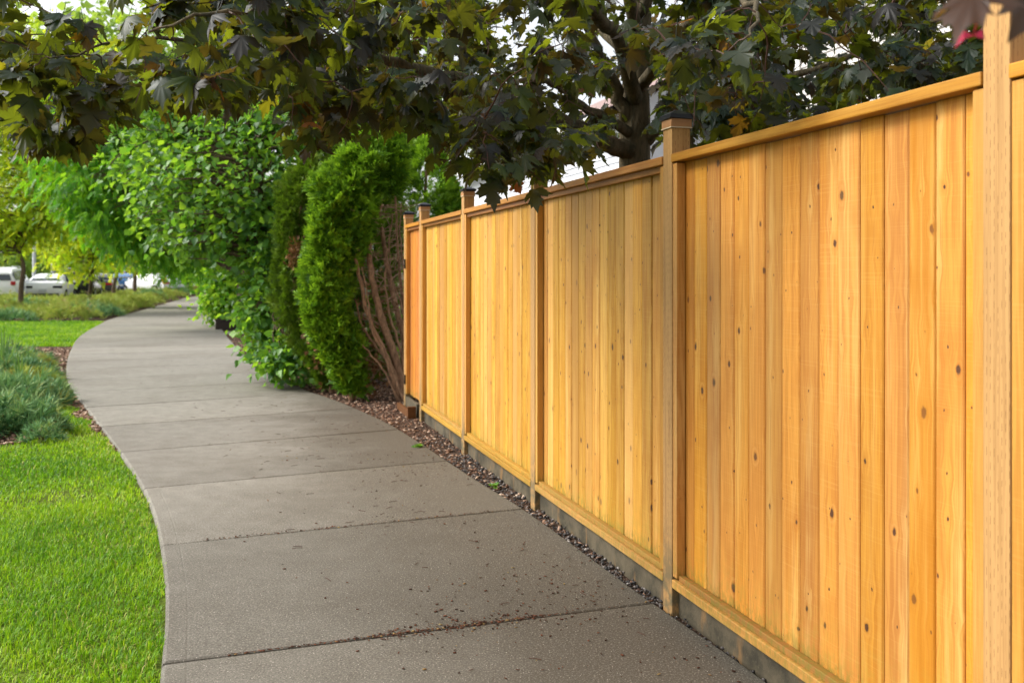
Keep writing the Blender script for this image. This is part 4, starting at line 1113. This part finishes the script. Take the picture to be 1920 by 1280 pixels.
# ------------------------------------------------------------------ grass, bark chips, pebbles, litter
def in_lawn(x, y):
    lx = left_x(y)
    ok = x < lx - .008 + .028 * np.sin(y*5.3) * np.sin(y*13.1 + 1)
    bed_x = np.interp(y, [7.6, 8.25, 8.6, 10.4, 11.8, 13], [-5.4, -4.45, -4.3, -5.0, -5.62, -6.4])
    near = (y < 13) & ((y < 7.6) | (x > bed_x))
    edge = np.interp(y, [0, 8.4, 9.6, 11, 12.5], [0, .0, .18, .30, .40])
    near &= x < lx + .03 - edge * (.7 + .3*np.sin(y*7))
    far = (y > 19.5) & (y < 29)
    return ok & (near | far)
def blades(n, x0, x1, y0, y1, L, w):
    x = RNG.uniform(x0, x1, n); y = RNG.uniform(y0, y1, n)
    pxx = x / y * FPX + CXP
    k = in_lawn(x, y) & (pxx > -140)
    # thinner and yellower in worn patches
    x, y = x[k], y[k]
    patch = np.sin(x*2.1 + 1.3*np.sin(y*1.7)) * np.sin(y*1.9 + 1.1*np.sin(x*2.6))
    k = RNG.random(len(x)) < np.where(patch > .72, .45, 1.0)
    x, y, patch = x[k], y[k], patch[k]; n = len(x)
    th = RNG.random(n) * 2*np.pi; lean = RNG.uniform(.2, 1.15, n); l = L * RNG.uniform(.55, 1.35, n) * (1 + .22*np.sin(x*5+y*3)*np.sin(y*4-x*2))
    d = np.stack([np.cos(th), np.sin(th), np.zeros(n)], 1); s = np.stack([-np.sin(th), np.cos(th), np.zeros(n)], 1) * (w * RNG.uniform(.6, 1.3, n))[:, None]
    b = np.stack([x, y, np.full(n, -.036)], 1)
    m = b + d * (l * .45 * np.sin(lean) * .6)[:, None] + np.array([0, 0, 1]) * (l * .55 * np.cos(lean * .6))[:, None]
    t = b + d * (l * np.sin(lean))[:, None] + np.array([0, 0, 1]) * (l * np.cos(lean))[:, None]
    V = np.stack([b - s, b + s, m + s * .8, m - s * .8, t], 1).reshape(-1, 3)
    i = np.arange(n)[:, None] * 5
    F = np.stack([i + np.array([0, 1, 2]), i + np.array([0, 2, 3]), i + np.array([3, 2, 4])], 1).reshape(-1, 3)
    edge = np.clip(1 - (left_x(y) - x) / .7, 0, 1) * (.5 + .5*np.sin(y*2.3 + .6))
    fine = np.sin(x*7.3 + 2*np.sin(y*5.1)) * np.sin(y*6.7 + 2*np.sin(x*4.3))
    r = np.clip(.40 + .24*patch + .16*fine + .22*edge + RNG.normal(0, .20, n), 0, .93); r = np.where(RNG.random(n) < .03 + .16*edge*(y < 13), 1.0, r)
    return V, F, np.repeat(r, 3)
VV, FF, RR, off = [], [], [], 0
for args in [(130000, -3.6, -.4, 1.6, 6.2, .038, .0026), (110000, -6.0, -1.6, 6.0, 13, .042, .0042), (110000, -19, -8, 19.5, 29, .075, .0085)]:
    V, F, r = blades(*args); VV.append(V); FF.append(F + off); RR.append(r); off += len(V)
tag(obj('grass', raw_mesh('grass', np.vstack(VV), np.vstack(FF), False, np.concatenate(RR)), MAT['grass']), 'bright green mown grass left of the path', 'grass', None, 'stuff')

CHIP = []
for s in range(4):
    rr = random.Random(s); V = [(rr.uniform(-.12,.12) + x*rr.uniform(.16,.34), y*rr.uniform(.4,.6), z*rr.uniform(.06,.14)) for x in (-1,1) for y in (-1,1) for z in (-1,1)]
    F = [(0,1,3),(0,3,2),(4,6,7),(4,7,5),(0,4,5),(0,5,1),(2,3,7),(2,7,6),(0,2,6),(0,6,4),(1,5,7),(1,7,3)]
    CHIP.append((np.array(V, float), np.array(F, int)))
PEB = []
for s in range(4):
    bm = bmesh.new(); bmesh.ops.create_icosphere(bm, subdivisions=1, radius=.5); rr = random.Random(s)
    for v in bm.verts: v.co = Vector((v.co.x*rr.uniform(.8,1.2), v.co.y*rr.uniform(.65,1), v.co.z*rr.uniform(.5,.8)))
    bm.verts.index_update(); PEB.append((np.array([v.co[:] for v in bm.verts]), np.array([[v.index for v in f.verts] for f in bm.faces]))); bm.free()
def scatter(pts, tm, size0, size1, z=-.02, lie=1.0):
    n = len(pts); P = np.column_stack([pts, np.full(n, z) + RNG.random(n) * .014])
    T = RNG.normal(0, 1, (n, 3)); T[:, 2] *= .25; N = RNG.normal(0, .35, (n, 3)) + np.array([0, 0, lie])
    return cloud_mesh('scatter', tm, P, frames(T, N), RNG.uniform(size0, size1, n))
# bark mulch right of the path
n = 90000
y = RNG.uniform(2.5, 23, n) ** 1.0; x = RNG.uniform(-7.5, .9, n)
nf = fence_n(x, y); t = -x*SA + y*CA
lim = np.where(t < 10.5, FD + .03, FD + 1.4)
k = (x > right_x(y) + .01) & (nf < lim) & (RNG.random(n) < np.clip((t - 4.0) / 2.2, .22, 1)) & ((t < 16) | (RNG.random(n) < .5))
tag(obj('bark_mulch', scatter(np.column_stack([x, y])[k], CHIP, .010, .036), MAT['chips']), 'brown bark chips between path, fence and cedars', 'mulch', None, 'stuff')
# bark at the left edge of the path by the junipers
n = 9000; y = RNG.uniform(8.0, 19, n); x = left_x(y) - RNG.random(n) * np.interp(y, [8, 9, 12, 19], [.25, .55, 1.6, 1.8])
k = (RNG.random(n) < .9) & ~in_lawn(x, y); a = np.column_stack([x, y])[k]
y2 = RNG.uniform(7.6, 9.6, 2500); x2 = RNG.uniform(-6, -4.2, 2500); k2 = ~in_lawn(x2, y2)
tag(obj('bark_mulch', scatter(np.vstack([a, np.column_stack([x2, y2])[k2]]), CHIP, .02, .06, -.03), MAT['chips']), 'pinkish bark chips along the left path edge by the junipers', 'mulch', None, 'stuff')
y2 = RNG.uniform(28.5, 60, 9000); x2 = left_x(y2) - RNG.random(9000) * 1.2
sheet('planting_bed', [(float(left_x(v)) - .02, v) for v in np.arange(29, 84, 1.5)] + [(-44, 84), (-30, 40), (-34, 29)], -0.03, MAT['mulch_bed'])
sheet('planting_bed', [(float(left_x(v)) - .02, v) for v in np.arange(12.2, 19.6, .4)] + [(-14, 19.6), (-14, 8.6), (-5.5, 7.7), (-4.5, 8.3), (-4.35, 8.7), (-5.05, 10.4), (-5.65, 11.8)], -0.028, MAT['mulch_bed'])
# pebbles in the gap between path and footing wall
n = 9000; t = RNG.uniform(2.2, 8.6, n); s = RNG.uniform(-.42, .036, n); x = -t*SA + (FD+s)*CA; y = t*CA + (FD+s)*SA
k = (x > right_x(y) - .004) & (RNG.random(n) < np.where(t > 5.2, .5, .75)); k &= ~((t > 7.6) & (RNG.random(n) < .7))
tag(obj('pebbles', scatter(np.column_stack([x, y])[k], PEB, .008, .024), MAT['pebbles']), 'small grey pebbles in the gap below the footing wall', 'pebbles', None, 'stuff')
# reddish seed litter and twigs blown over the slabs
n = 3600; y = RNG.uniform(3.2, 16, n); u = RNG.random(n) ** .55; x = left_x(y) + (right_x(y) - left_x(y)) * u
den = (.25 + .75*u**2) * (np.sin(x*3.1 + y*1.3) * np.sin(y*2.7 - x) > -.2)
k = RNG.random(n) < den * np.where(y < 8.5, .8, .25); P1 = np.column_stack([x, y])[k]
def joint_litter(a, n, f0, f1, w):
    l, r = joint_pair(a); f = RNG.uniform(f0, f1, n)[:, None]; q = l + (r - l) * f
    return q + RNG.normal(0, w, (n, 2))
P2 = np.vstack([joint_litter(a0, 300, .12, .80, .006), joint_litter(a0, 260, .38, .72, .04), joint_litter(a0+1.68, 200, .1, .9, .012), joint_litter(a0, 150, .55, .95, .16), joint_litter(a0 + .4, 160, .6, .95, .2)])
P1 = np.vstack([P1, P2])
k = (P1[:, 0] < right_x(P1[:, 1]) - .01)
n = k.sum(); P = np.column_stack([P1[k], np.full(n, .004)]); T = RNG.normal(0, 1, (n, 3)); T[:, 2] *= .1; N = RNG.normal(0, .25, (n, 3)) + np.array([0, 0, 1])
tag(obj('seed_litter', cloud_mesh('litter', CHIP, P, frames(T, N), .004 + .010 * RNG.random(n) ** 2), MAT['litter']), 'reddish seed and leaf litter scattered on the path', 'litter', None, 'stuff')
tl = MB()
for i in range(110):
    y = random.uniform(3.5, 11); u = random.uniform(.3, .97); x = float(left_x(y) + (right_x(y)-left_x(y))*u); a = random.uniform(0, 6.28); L = random.uniform(.015, .06)
    tl.tube(bezier((x, y, .004), (x+math.cos(a)*L, y+math.sin(a)*L, .004), (random.uniform(-.01,.01), random.uniform(-.01,.01), .003), 4), .0016, 4)
tag(tl.build('fallen_twigs', MAT['twig']), 'tiny dark fallen twigs lying on the slabs', 'twigs', None, 'stuff')
# weeds by the pebbles
for (px_, py_, lab) in [(783, 838, 'little green weed in the bark mulch near the fourth fence panel'), (925, 912, 'flat green weed in the pebbles left of a fence post')]:
    x, y = ground_at(px_, py_); root = empty('weed', (x, y, 0)); tag(root, lab, 'weed', 'weeds in the mulch'); n = 26
    th = RNG.random(n)*6.28; T = np.stack([np.cos(th), np.sin(th), RNG.uniform(.1, .8, n)], 1)
    obj('leaves', cloud_mesh('leaves', OVATE, T * .012, frames(T, RNG.normal(0, .3, (n, 3)) + np.array([0, 0, 1])), RNG.uniform(.02, .045, n)), MAT['shrub_leaf'], root)

# ------------------------------------------------------------------ planter, houses, cars, lamp posts, sign, cone
pl = empty('timber_planter', (*ground_at(430, 617), 0), FA)
tag(pl, 'dark weathered timber planter edge beside the far path', 'planter')
tim = plain('dark_timber', (0.045, 0.034, 0.026), .8, .2, 0, .4, 12, .3)
obj('front_beam', bevel_box_mesh('beam', (-.34, -.06, -.05), (1.6, .06, .20), .01), tim, pl)
obj('side_beam', bevel_box_mesh('beam', (-.34, .062, -.05), (-.22, 2.4, .205), .01), tim, pl)
obj('top_beam', bevel_box_mesh('beam', (-.345, -.065, .201), (1.6, .065, .25), .01), tim, pl)
so_ = obj('paving_stone', bevel_box_mesh('stone', (-.17, -.12, -.03), (.3, .12, .02), .01), plain('pale_stone', (.34, .30, .26), .8), None, (*ground_at(436, 624), 0))
tag(so_, 'flat pale stone lying in the bark before the planter', 'stone')

def house(name, label, t0, t1, n0, n1, eave, ridge, side_col, roof_col, pitch, windows):
    h = empty(name, tuple(fence_pt(0, 0)), math.atan2(-CA, SA)); tag(h, label, 'house')
    sid = plain('siding_' + name, side_col, .6, .3, 0, .1, 3); trim = plain('trim_' + name, (.72, .72, .70), .5, .3, 0, .05)
    rf = M('shingles_' + name); v = rf.coord(); br = rf.node('ShaderNodeTexBrick'); rf.put(br.inputs['Vector'], rf.mul(v, (1, 1, 1)))
    br.inputs['Scale'].default_value = 1; br.inputs['Color1'].default_value = (*roof_col, 1); br.inputs['Color2'].default_value = (*[x*.75 for x in roof_col], 1)
    rf = rf.done(rf.bsdf(rf.mix(rf.math('MULTIPLY', rf.noise(v, 30, 3), .6), roof_col, tuple(x*.6 for x in roof_col)), .9, .2))
    w = MB(); w.box((-t1, n0 + .03, -.05), (-t0, n1, eave)); w.build('wall', sid, h)
    nb = int(eave / pitch); L = t1 - t0
    pm = MB(); pm.add([(0, 0, 0), (L, 0, 0), (L, .022, pitch), (0, .022, pitch), (0, .03, 0), (L, .03, 0)], [(0, 1, 2, 3), (4, 5, 1, 0)]); pme = pm.mesh('plank')
    for i in range(nb): obj('plank', pme, sid, h, (-t1, n0 + .001, .05 + i * pitch))
    for (a, b_, z0, z1) in windows:
        wo_ = obj('window', bevel_box_mesh('window', (-b_, n0 - .05, z0), (-a, n0 - .006, z1), .006), plain('glass_' + name, (.05, .07, .09), .08, .6), h)
        fm = MB(); e = .09
        for lo, hi in (((-b_-e, z0-e), (-a+e, z0)), ((-b_-e, z1), (-a+e, z1+e)), ((-b_-e, z0), (-b_, z1)), ((-a, z0), (-a+e, z1)), (((-a-b_)/2-.02, z0+.001), ((-a-b_)/2+.02, z1-.001))):
            fm.box((lo[0], n0-.075, lo[1]), (hi[0], n0-.008, hi[1]))
        fm.build('frame', trim, wo_)
    for x in (-t1, -t0): obj('corner_trim', bevel_box_mesh('corner_trim', (x-.06, n0-.03, -.05), (x+.06, n0-.002, eave-.01), .004), trim, h)
    # gable roof, ridge along the wall, with eaves and a gutter
    ov = .4; mid = (n0 + n1) / 2
    r = MB()
    for sgn in (-1, 1):
        ye = n0 - ov if sgn < 0 else n1 + ov; ze = eave - .05
        nrow = 14
        for k in range(nrow):
            f0, f1 = k/nrow, (k+1)/nrow
            ya, yb_ = ye + (mid-ye)*f0, ye + (mid-ye)*f1; za, zb_ = ze + (ridge-ze)*f0, ze + (ridge-ze)*f1
            r.add([(-t1-.3, ya, za+.03), (-t0+.3, ya, za+.03), (-t0+.3, yb_, zb_+.008), (-t1-.3, yb_, zb_+.008), (-t1-.3, ya, za), (-t0+.3, ya, za)], [(0,1,2,3) if sgn < 0 else (3,2,1,0), (4,5,1,0) if sgn < 0 else (0,1,5,4)])
    r.build('roof', rf, h)
    for x in (-t1, -t0):
        g = MB(); g.add([(x, n0, eave), (x, n1, eave), (x, mid, ridge-.06)], [(0, 1, 2)]); g.build('gable', sid, h)
    obj('gutter', bevel_box_mesh('gutter', (-t1-.3, n0-ov-.10, eave-.14), (-t0+.3, n0-ov+.01, eave-.03), .01), trim, h)
    return h
house('house', 'pale sided house glimpsed through leaves above the middle fence panels', 15.5, 27, 6.6-FD, 14-FD, 4.3, 6.4, (.60, .62, .66), (.36, .27, .26), .125, [(17.0, 18.2, 1.0, 2.2), (22, 23.2, 1.0, 2.2)])
house('house', 'two storey tan house behind the maple on the right', 3.5, 13.2, 8.6-FD, 17-FD, 5.8, 8.6, (.52, .50, .47), (.27, .23, .22), .11, [(6, 7.4, 2.9, 4.3), (9.5, 10.7, 2.9, 4.3)])
sh = empty('garden_shed', tuple(at(905, 400, 15.2)[:2]) + (0,), FA); tag(sh, 'low white shed just above the fence top beside the cedar', 'shed')
wh = plain('white_paint', (.80, .80, .79), .5, .3, 0, .05)
shb = at(905, 400, 15.2)
mb = MB(); mb.box((-.55, 0, -.05), (.75, 1.4, 2.38)); mb.build('wall', wh, sh)
mb = MB(); mb.add([(-.68, -.15, 2.385), (.88, -.15, 2.385), (.88, 1.55, 2.72), (-.68, 1.55, 2.72), (-.68, -.15, 2.44), (.88, -.15, 2.44), (.88, 1.55, 2.78), (-.68, 1.55, 2.78)], [(3,2,1,0),(4,5,6,7),(0,1,5,4),(1,2,6,5),(2,3,7,6),(3,0,4,7)]); mb.build('roof', plain('white_roof', (.78, .78, .76), .5), sh)

# cars
glass = plain('car_glass', (.03, .04, .05), .06, .7, 0, .05)
tyre = plain('tyre_rubber', (.015, .015, .016), .8, .2); rimm = plain('wheel_rim', (.45, .46, .48), .3, .5, .8)
redl = plain('tail_light', (.42, .01, .012), .2, .6); darkp = plain('dark_plastic', (.02, .02, .022), .5, .4); ambl = plain('orange_light', (.85, .16, .02), .25, .6); platem = plain('number_plate', (.6, .62, .65), .5)
def car(label, px, d, heading_deg, color, kind, lights=redl):
    x, y = (px - CXP) / FPX * d, d
    root = empty('parked_car', (x, y, -.045), math.radians(heading_deg)); tag(root, label, 'car', 'cars parked in the lot')
    paint = plain('car_paint', color, .22, .6, 0, .03)
    # stations rear to front: y, bottom, belt, roof, half width at belt, half width at roof
    if kind == 'suv': st = [(-2.3,.48,.85,.86,.80,.72),(-2.27,.38,1.05,1.07,.90,.80),(-2.15,.34,1.08,1.50,.93,.68),(-1.85,.32,1.08,1.70,.95,.66),(-.6,.30,1.05,1.76,.955,.68),(.3,.30,1.02,1.70,.955,.66),(1.05,.30,1.0,1.06,.95,.80),(1.9,.34,.93,.96,.92,.76),(2.3,.42,.78,.80,.82,.66)]
    elif kind == 'van': st = [(-2.5,.48,1.0,1.05,.92,.86),(-2.47,.38,1.15,1.95,.97,.85),(-2.2,.34,1.15,2.12,.98,.85),(-.6,.32,1.12,2.15,.985,.85),(.7,.32,1.1,2.08,.98,.83),(1.5,.32,1.08,1.14,.97,.84),(2.1,.34,1.0,1.02,.95,.8),(2.45,.42,.85,.87,.88,.72)]
    else: st = [(-2.33,.48,.80,.81,.76,.66),(-2.28,.36,.98,1.00,.86,.74),(-1.75,.32,1.00,1.03,.91,.72),(-1.0,.30,.98,1.36,.925,.60),(-.2,.28,.95,1.45,.925,.60),(.45,.28,.93,1.38,.925,.60),(1.15,.28,.92,.96,.92,.76),(1.9,.32,.84,.87,.89,.72),(2.33,.40,.66,.68,.78,.6)]
    rings = []
    for (yy, zb, zl, zr, w, wr) in st:
        half = [(w*.86, zb), (w*.97, zb+.12), (w, (zb+zl)/2+.05), (w*.975, zl), (wr*1.03, zr-.05 if zr-zl > .2 else zr-.005), (wr*.78, zr)]
        rings.append([(a, yy, z) for a, z in half] + [(-a, yy, z) for a, z in half[::-1]])
    n = 12; V = [p for r in rings for p in r]
    F = [(i*n+j, i*n+(j+1) % n, (i+1)*n+(j+1) % n, (i+1)*n+j) for i in range(len(rings)-1) for j in range(n)]
    F = [f[::-1] for f in F]
    F += [tuple(range(n)), tuple((len(rings)-1)*n + j for j in range(n-1, -1, -1))]
    mb = MB(); mb.add(V, F); me = mb.mesh('body', True, 32); me.flip_normals() if False else None
    obj('body', me, paint, root)
    def lerp(a, b, f): return Vector(a) + (Vector(b) - Vector(a)) * f
    gh = [i for i, s in enumerate(st) if s[3] - s[2] > .3]
    for sd in (0, 1):                                       # side windows
        for i in range(len(gh) - 1):
            a, b = gh[i], gh[i+1]; lo_, hi_ = (3, 4) if sd == 0 else (8, 7)
            q = [lerp(rings[a][lo_], rings[a][hi_], .12), lerp(rings[b][lo_], rings[b][hi_], .12), lerp(rings[b][lo_], rings[b][hi_], .86), lerp(rings[a][lo_], rings[a][hi_], .86)]
            c_ = sum(q, Vector()) / 4; q = [c_ + (p - c_) * .94 + Vector((.012 if sd == 0 else -.012, 0, .006)) for p in q]
            m2 = MB(); m2.add(q, [(0, 1, 2, 3)]); m2.build('side_window', glass, root)
    def screen(nm, i, j, f0, f1, out):
        q = [lerp(rings[i][4], rings[j][4], f0), lerp(rings[i][7], rings[j][7], f0), lerp(rings[i][7], rings[j][7], f1), lerp(rings[i][4], rings[j][4], f1)]
        q = [Vector((p.x*.9, p.y, p.z)) + Vector(out) for p in q]; m2 = MB(); m2.add(q, [(0, 1, 2, 3)]); m2.build(nm, glass, root)
    screen('rear_window', gh[0]-1, gh[0], .25, .93, (0, -.03, .02)) if kind == 'sedan' else screen('rear_window', gh[0]-1, gh[0], .2, .9, (0, -.035, .01))
    screen('windscreen', gh[-1], gh[-1]+1, .08, .9, (0, .02, .03))
    for sx in (-1, 1):
        for yy in (-1.42, 1.42):
            wm = MB(); wm.tube([(sx*.74, yy, .33), (sx*.945, yy, .33)], .345, 20); wo2 = wm.build('wheel', tyre, root, smooth=True, angle=40)
            r2 = MB(); r2.tube([(sx*.93, yy, .33), (sx*.952, yy, .33)], .23, 14); r2.build('rim', rimm, wo2)
        if kind == 'sedan': lo, hi = (sx*.44 if sx > 0 else -.86, -2.335, .74), (.86 if sx > 0 else -.44, -2.22, .86)
        elif kind == 'van': lo, hi = (sx*.84 if sx > 0 else -.97, -2.53, 1.0), (.97 if sx > 0 else -.84, -2.4, 1.5)
        else: lo, hi = (sx*.70 if sx > 0 else -.90, -2.33, .92), (.90 if sx > 0 else -.70, -2.2, 1.10)
        obj('tail_light', bevel_box_mesh('tail_light', lo, hi, .02), lights, root)
        obj('wing_mirror', bevel_box_mesh('wing_mirror', (sx*.94 if sx > 0 else -1.10, .72, .98), (1.10 if sx > 0 else -.94, .88, 1.12), .03), paint, root)
    zb = st[1][1]
    obj('rear_bumper', bevel_box_mesh('rear_bumper', (-.72, -2.36, zb-.03), (.72, -2.2, zb+.14), .03), darkp, root)
    obj('number_plate', bevel_box_mesh('number_plate', (-.17, -2.375, zb+.22), (.17, -2.31, zb+.36), .005), platem, root)
    if kind == 'suv':
        for sx in (-.6, .6):
            rb = MB(); rb.tube([(sx, -1.7, 1.73), (sx, -1.5, 1.80), (sx, .1, 1.79), (sx, .3, 1.70)], .02, 6); rb.build('roof_rail', rimm, root)
W = (.80, .81, .82)
car('white sport utility car cut by the left picture edge', 10, 46, 16, W, 'suv')
car('white sedan beside the bent locust trunk', 95, 48.5, 17, W, 'sedan', darkp)
car('black sport utility car with an orange light behind the sedan', 150, 53, 17, (.012, .013, .016), 'suv', ambl)
car('dark grey car with red tail lights behind locust leaves', 190, 60, 17, (.06, .06, .065), 'sedan')
car('blue car left of the white van', 232, 66, 17, (.03, .14, .36), 'sedan')
car('white van parked behind the blue car', 262, 72, 17, W, 'van')
car('white car seen from the side before the yellow sign', 282, 64, 62, W, 'sedan')
car('silver hatchback behind the yellow sign', 325, 74, 22, (.42, .44, .47), 'suv')

def lamp_post(px, d, lab):
    root = empty('lamp_post', ((px - CXP) / FPX * d, d, -.04)); tag(root, lab, 'lamp post', 'white lamp posts in the parking lot')
    wp = plain('lamp_white', (.66, .70, .72), .4, .4)
    mb = MB(); mb.tube([(0, 0, 0), (0, 0, 8.2)], [.11, .075], 12); mb.build('pole', wp, root, smooth=True, angle=40)
    obj('base', bevel_box_mesh('base', (-.25, -.25, -.05), (.25, .25, .5), .04), plain('lamp_base', (.4, .39, .37), .8), root)
    mb = MB(); mb.tube([(0, 0, 8.1), (.5, 0, 8.3), (1.2, 0, 8.32)], .04, 8); mb.build('arm', wp, root)
    obj('lamp_head', bevel_box_mesh('lamp_head', (1.1, -.17, 8.25), (1.75, .17, 8.38), .03), wp, root)
lamp_post(64, 58, 'thick white lamp post behind the white sedan'); lamp_post(98, 82, 'thin pale lamp post further back behind the leaves')

sg = empty('warning_sign', ((308 - CXP) / FPX * 56, 56, 0), math.radians(8)); tag(sg, 'small yellow sign with a black curved mark by the planting strip', 'sign')
mb = MB(); mb.tube([(0, .03, -.05), (0, .03, 1.2)], .025, 8); mb.build('post', darkp, sg)
mb = MB(); cir = [(math.cos(a)*.15, -.0, .98 + math.sin(a)*.21) for a in np.linspace(0, 2*math.pi, 24, endpoint=False)]
mb.add(cir + [(x, .02, z) for x, y, z in cir], [tuple(range(24))] + [tuple(range(47, 23, -1))] + [(i, 24+i, 24+(i+1) % 24, (i+1) % 24) for i in range(24)]); mb.build('board', plain('sign_yellow', (.85, .52, .01), .4), sg)
mb = MB(); arc_ = [(.03 + math.cos(a)*.07, 0, .98 + math.sin(a)*.11) for a in np.linspace(1.1, 5.2, 10)]
mb.tube([(x, -.006, z) for x, y, z in arc_], .02, 6); mb.build('curved_mark', darkp, sg)
cn = empty('traffic_cone', ((364 - CXP) / FPX * 72, 72, 0)); tag(cn, 'orange traffic cone at the far end of the path', 'traffic cone')
mb = MB(); mb.tube([(0, 0, .04), (0, 0, .85)], [.19, .04], 14); mb.build('cone', plain('cone_orange', (.85, .13, .02), .5), cn)
mb = MB(); mb.tube([(0, 0, .42), (0, 0, .62)], [.125, .087], 14, cap=False); mb.build('white_band', plain('cone_white', (.8, .8, .8), .4), cn)
mb = MB(); mb.box((-.24, -.24, 0), (.24, .24, .04)); mb.build('base', plain('cone_base', (.6, .09, .02), .6), cn)
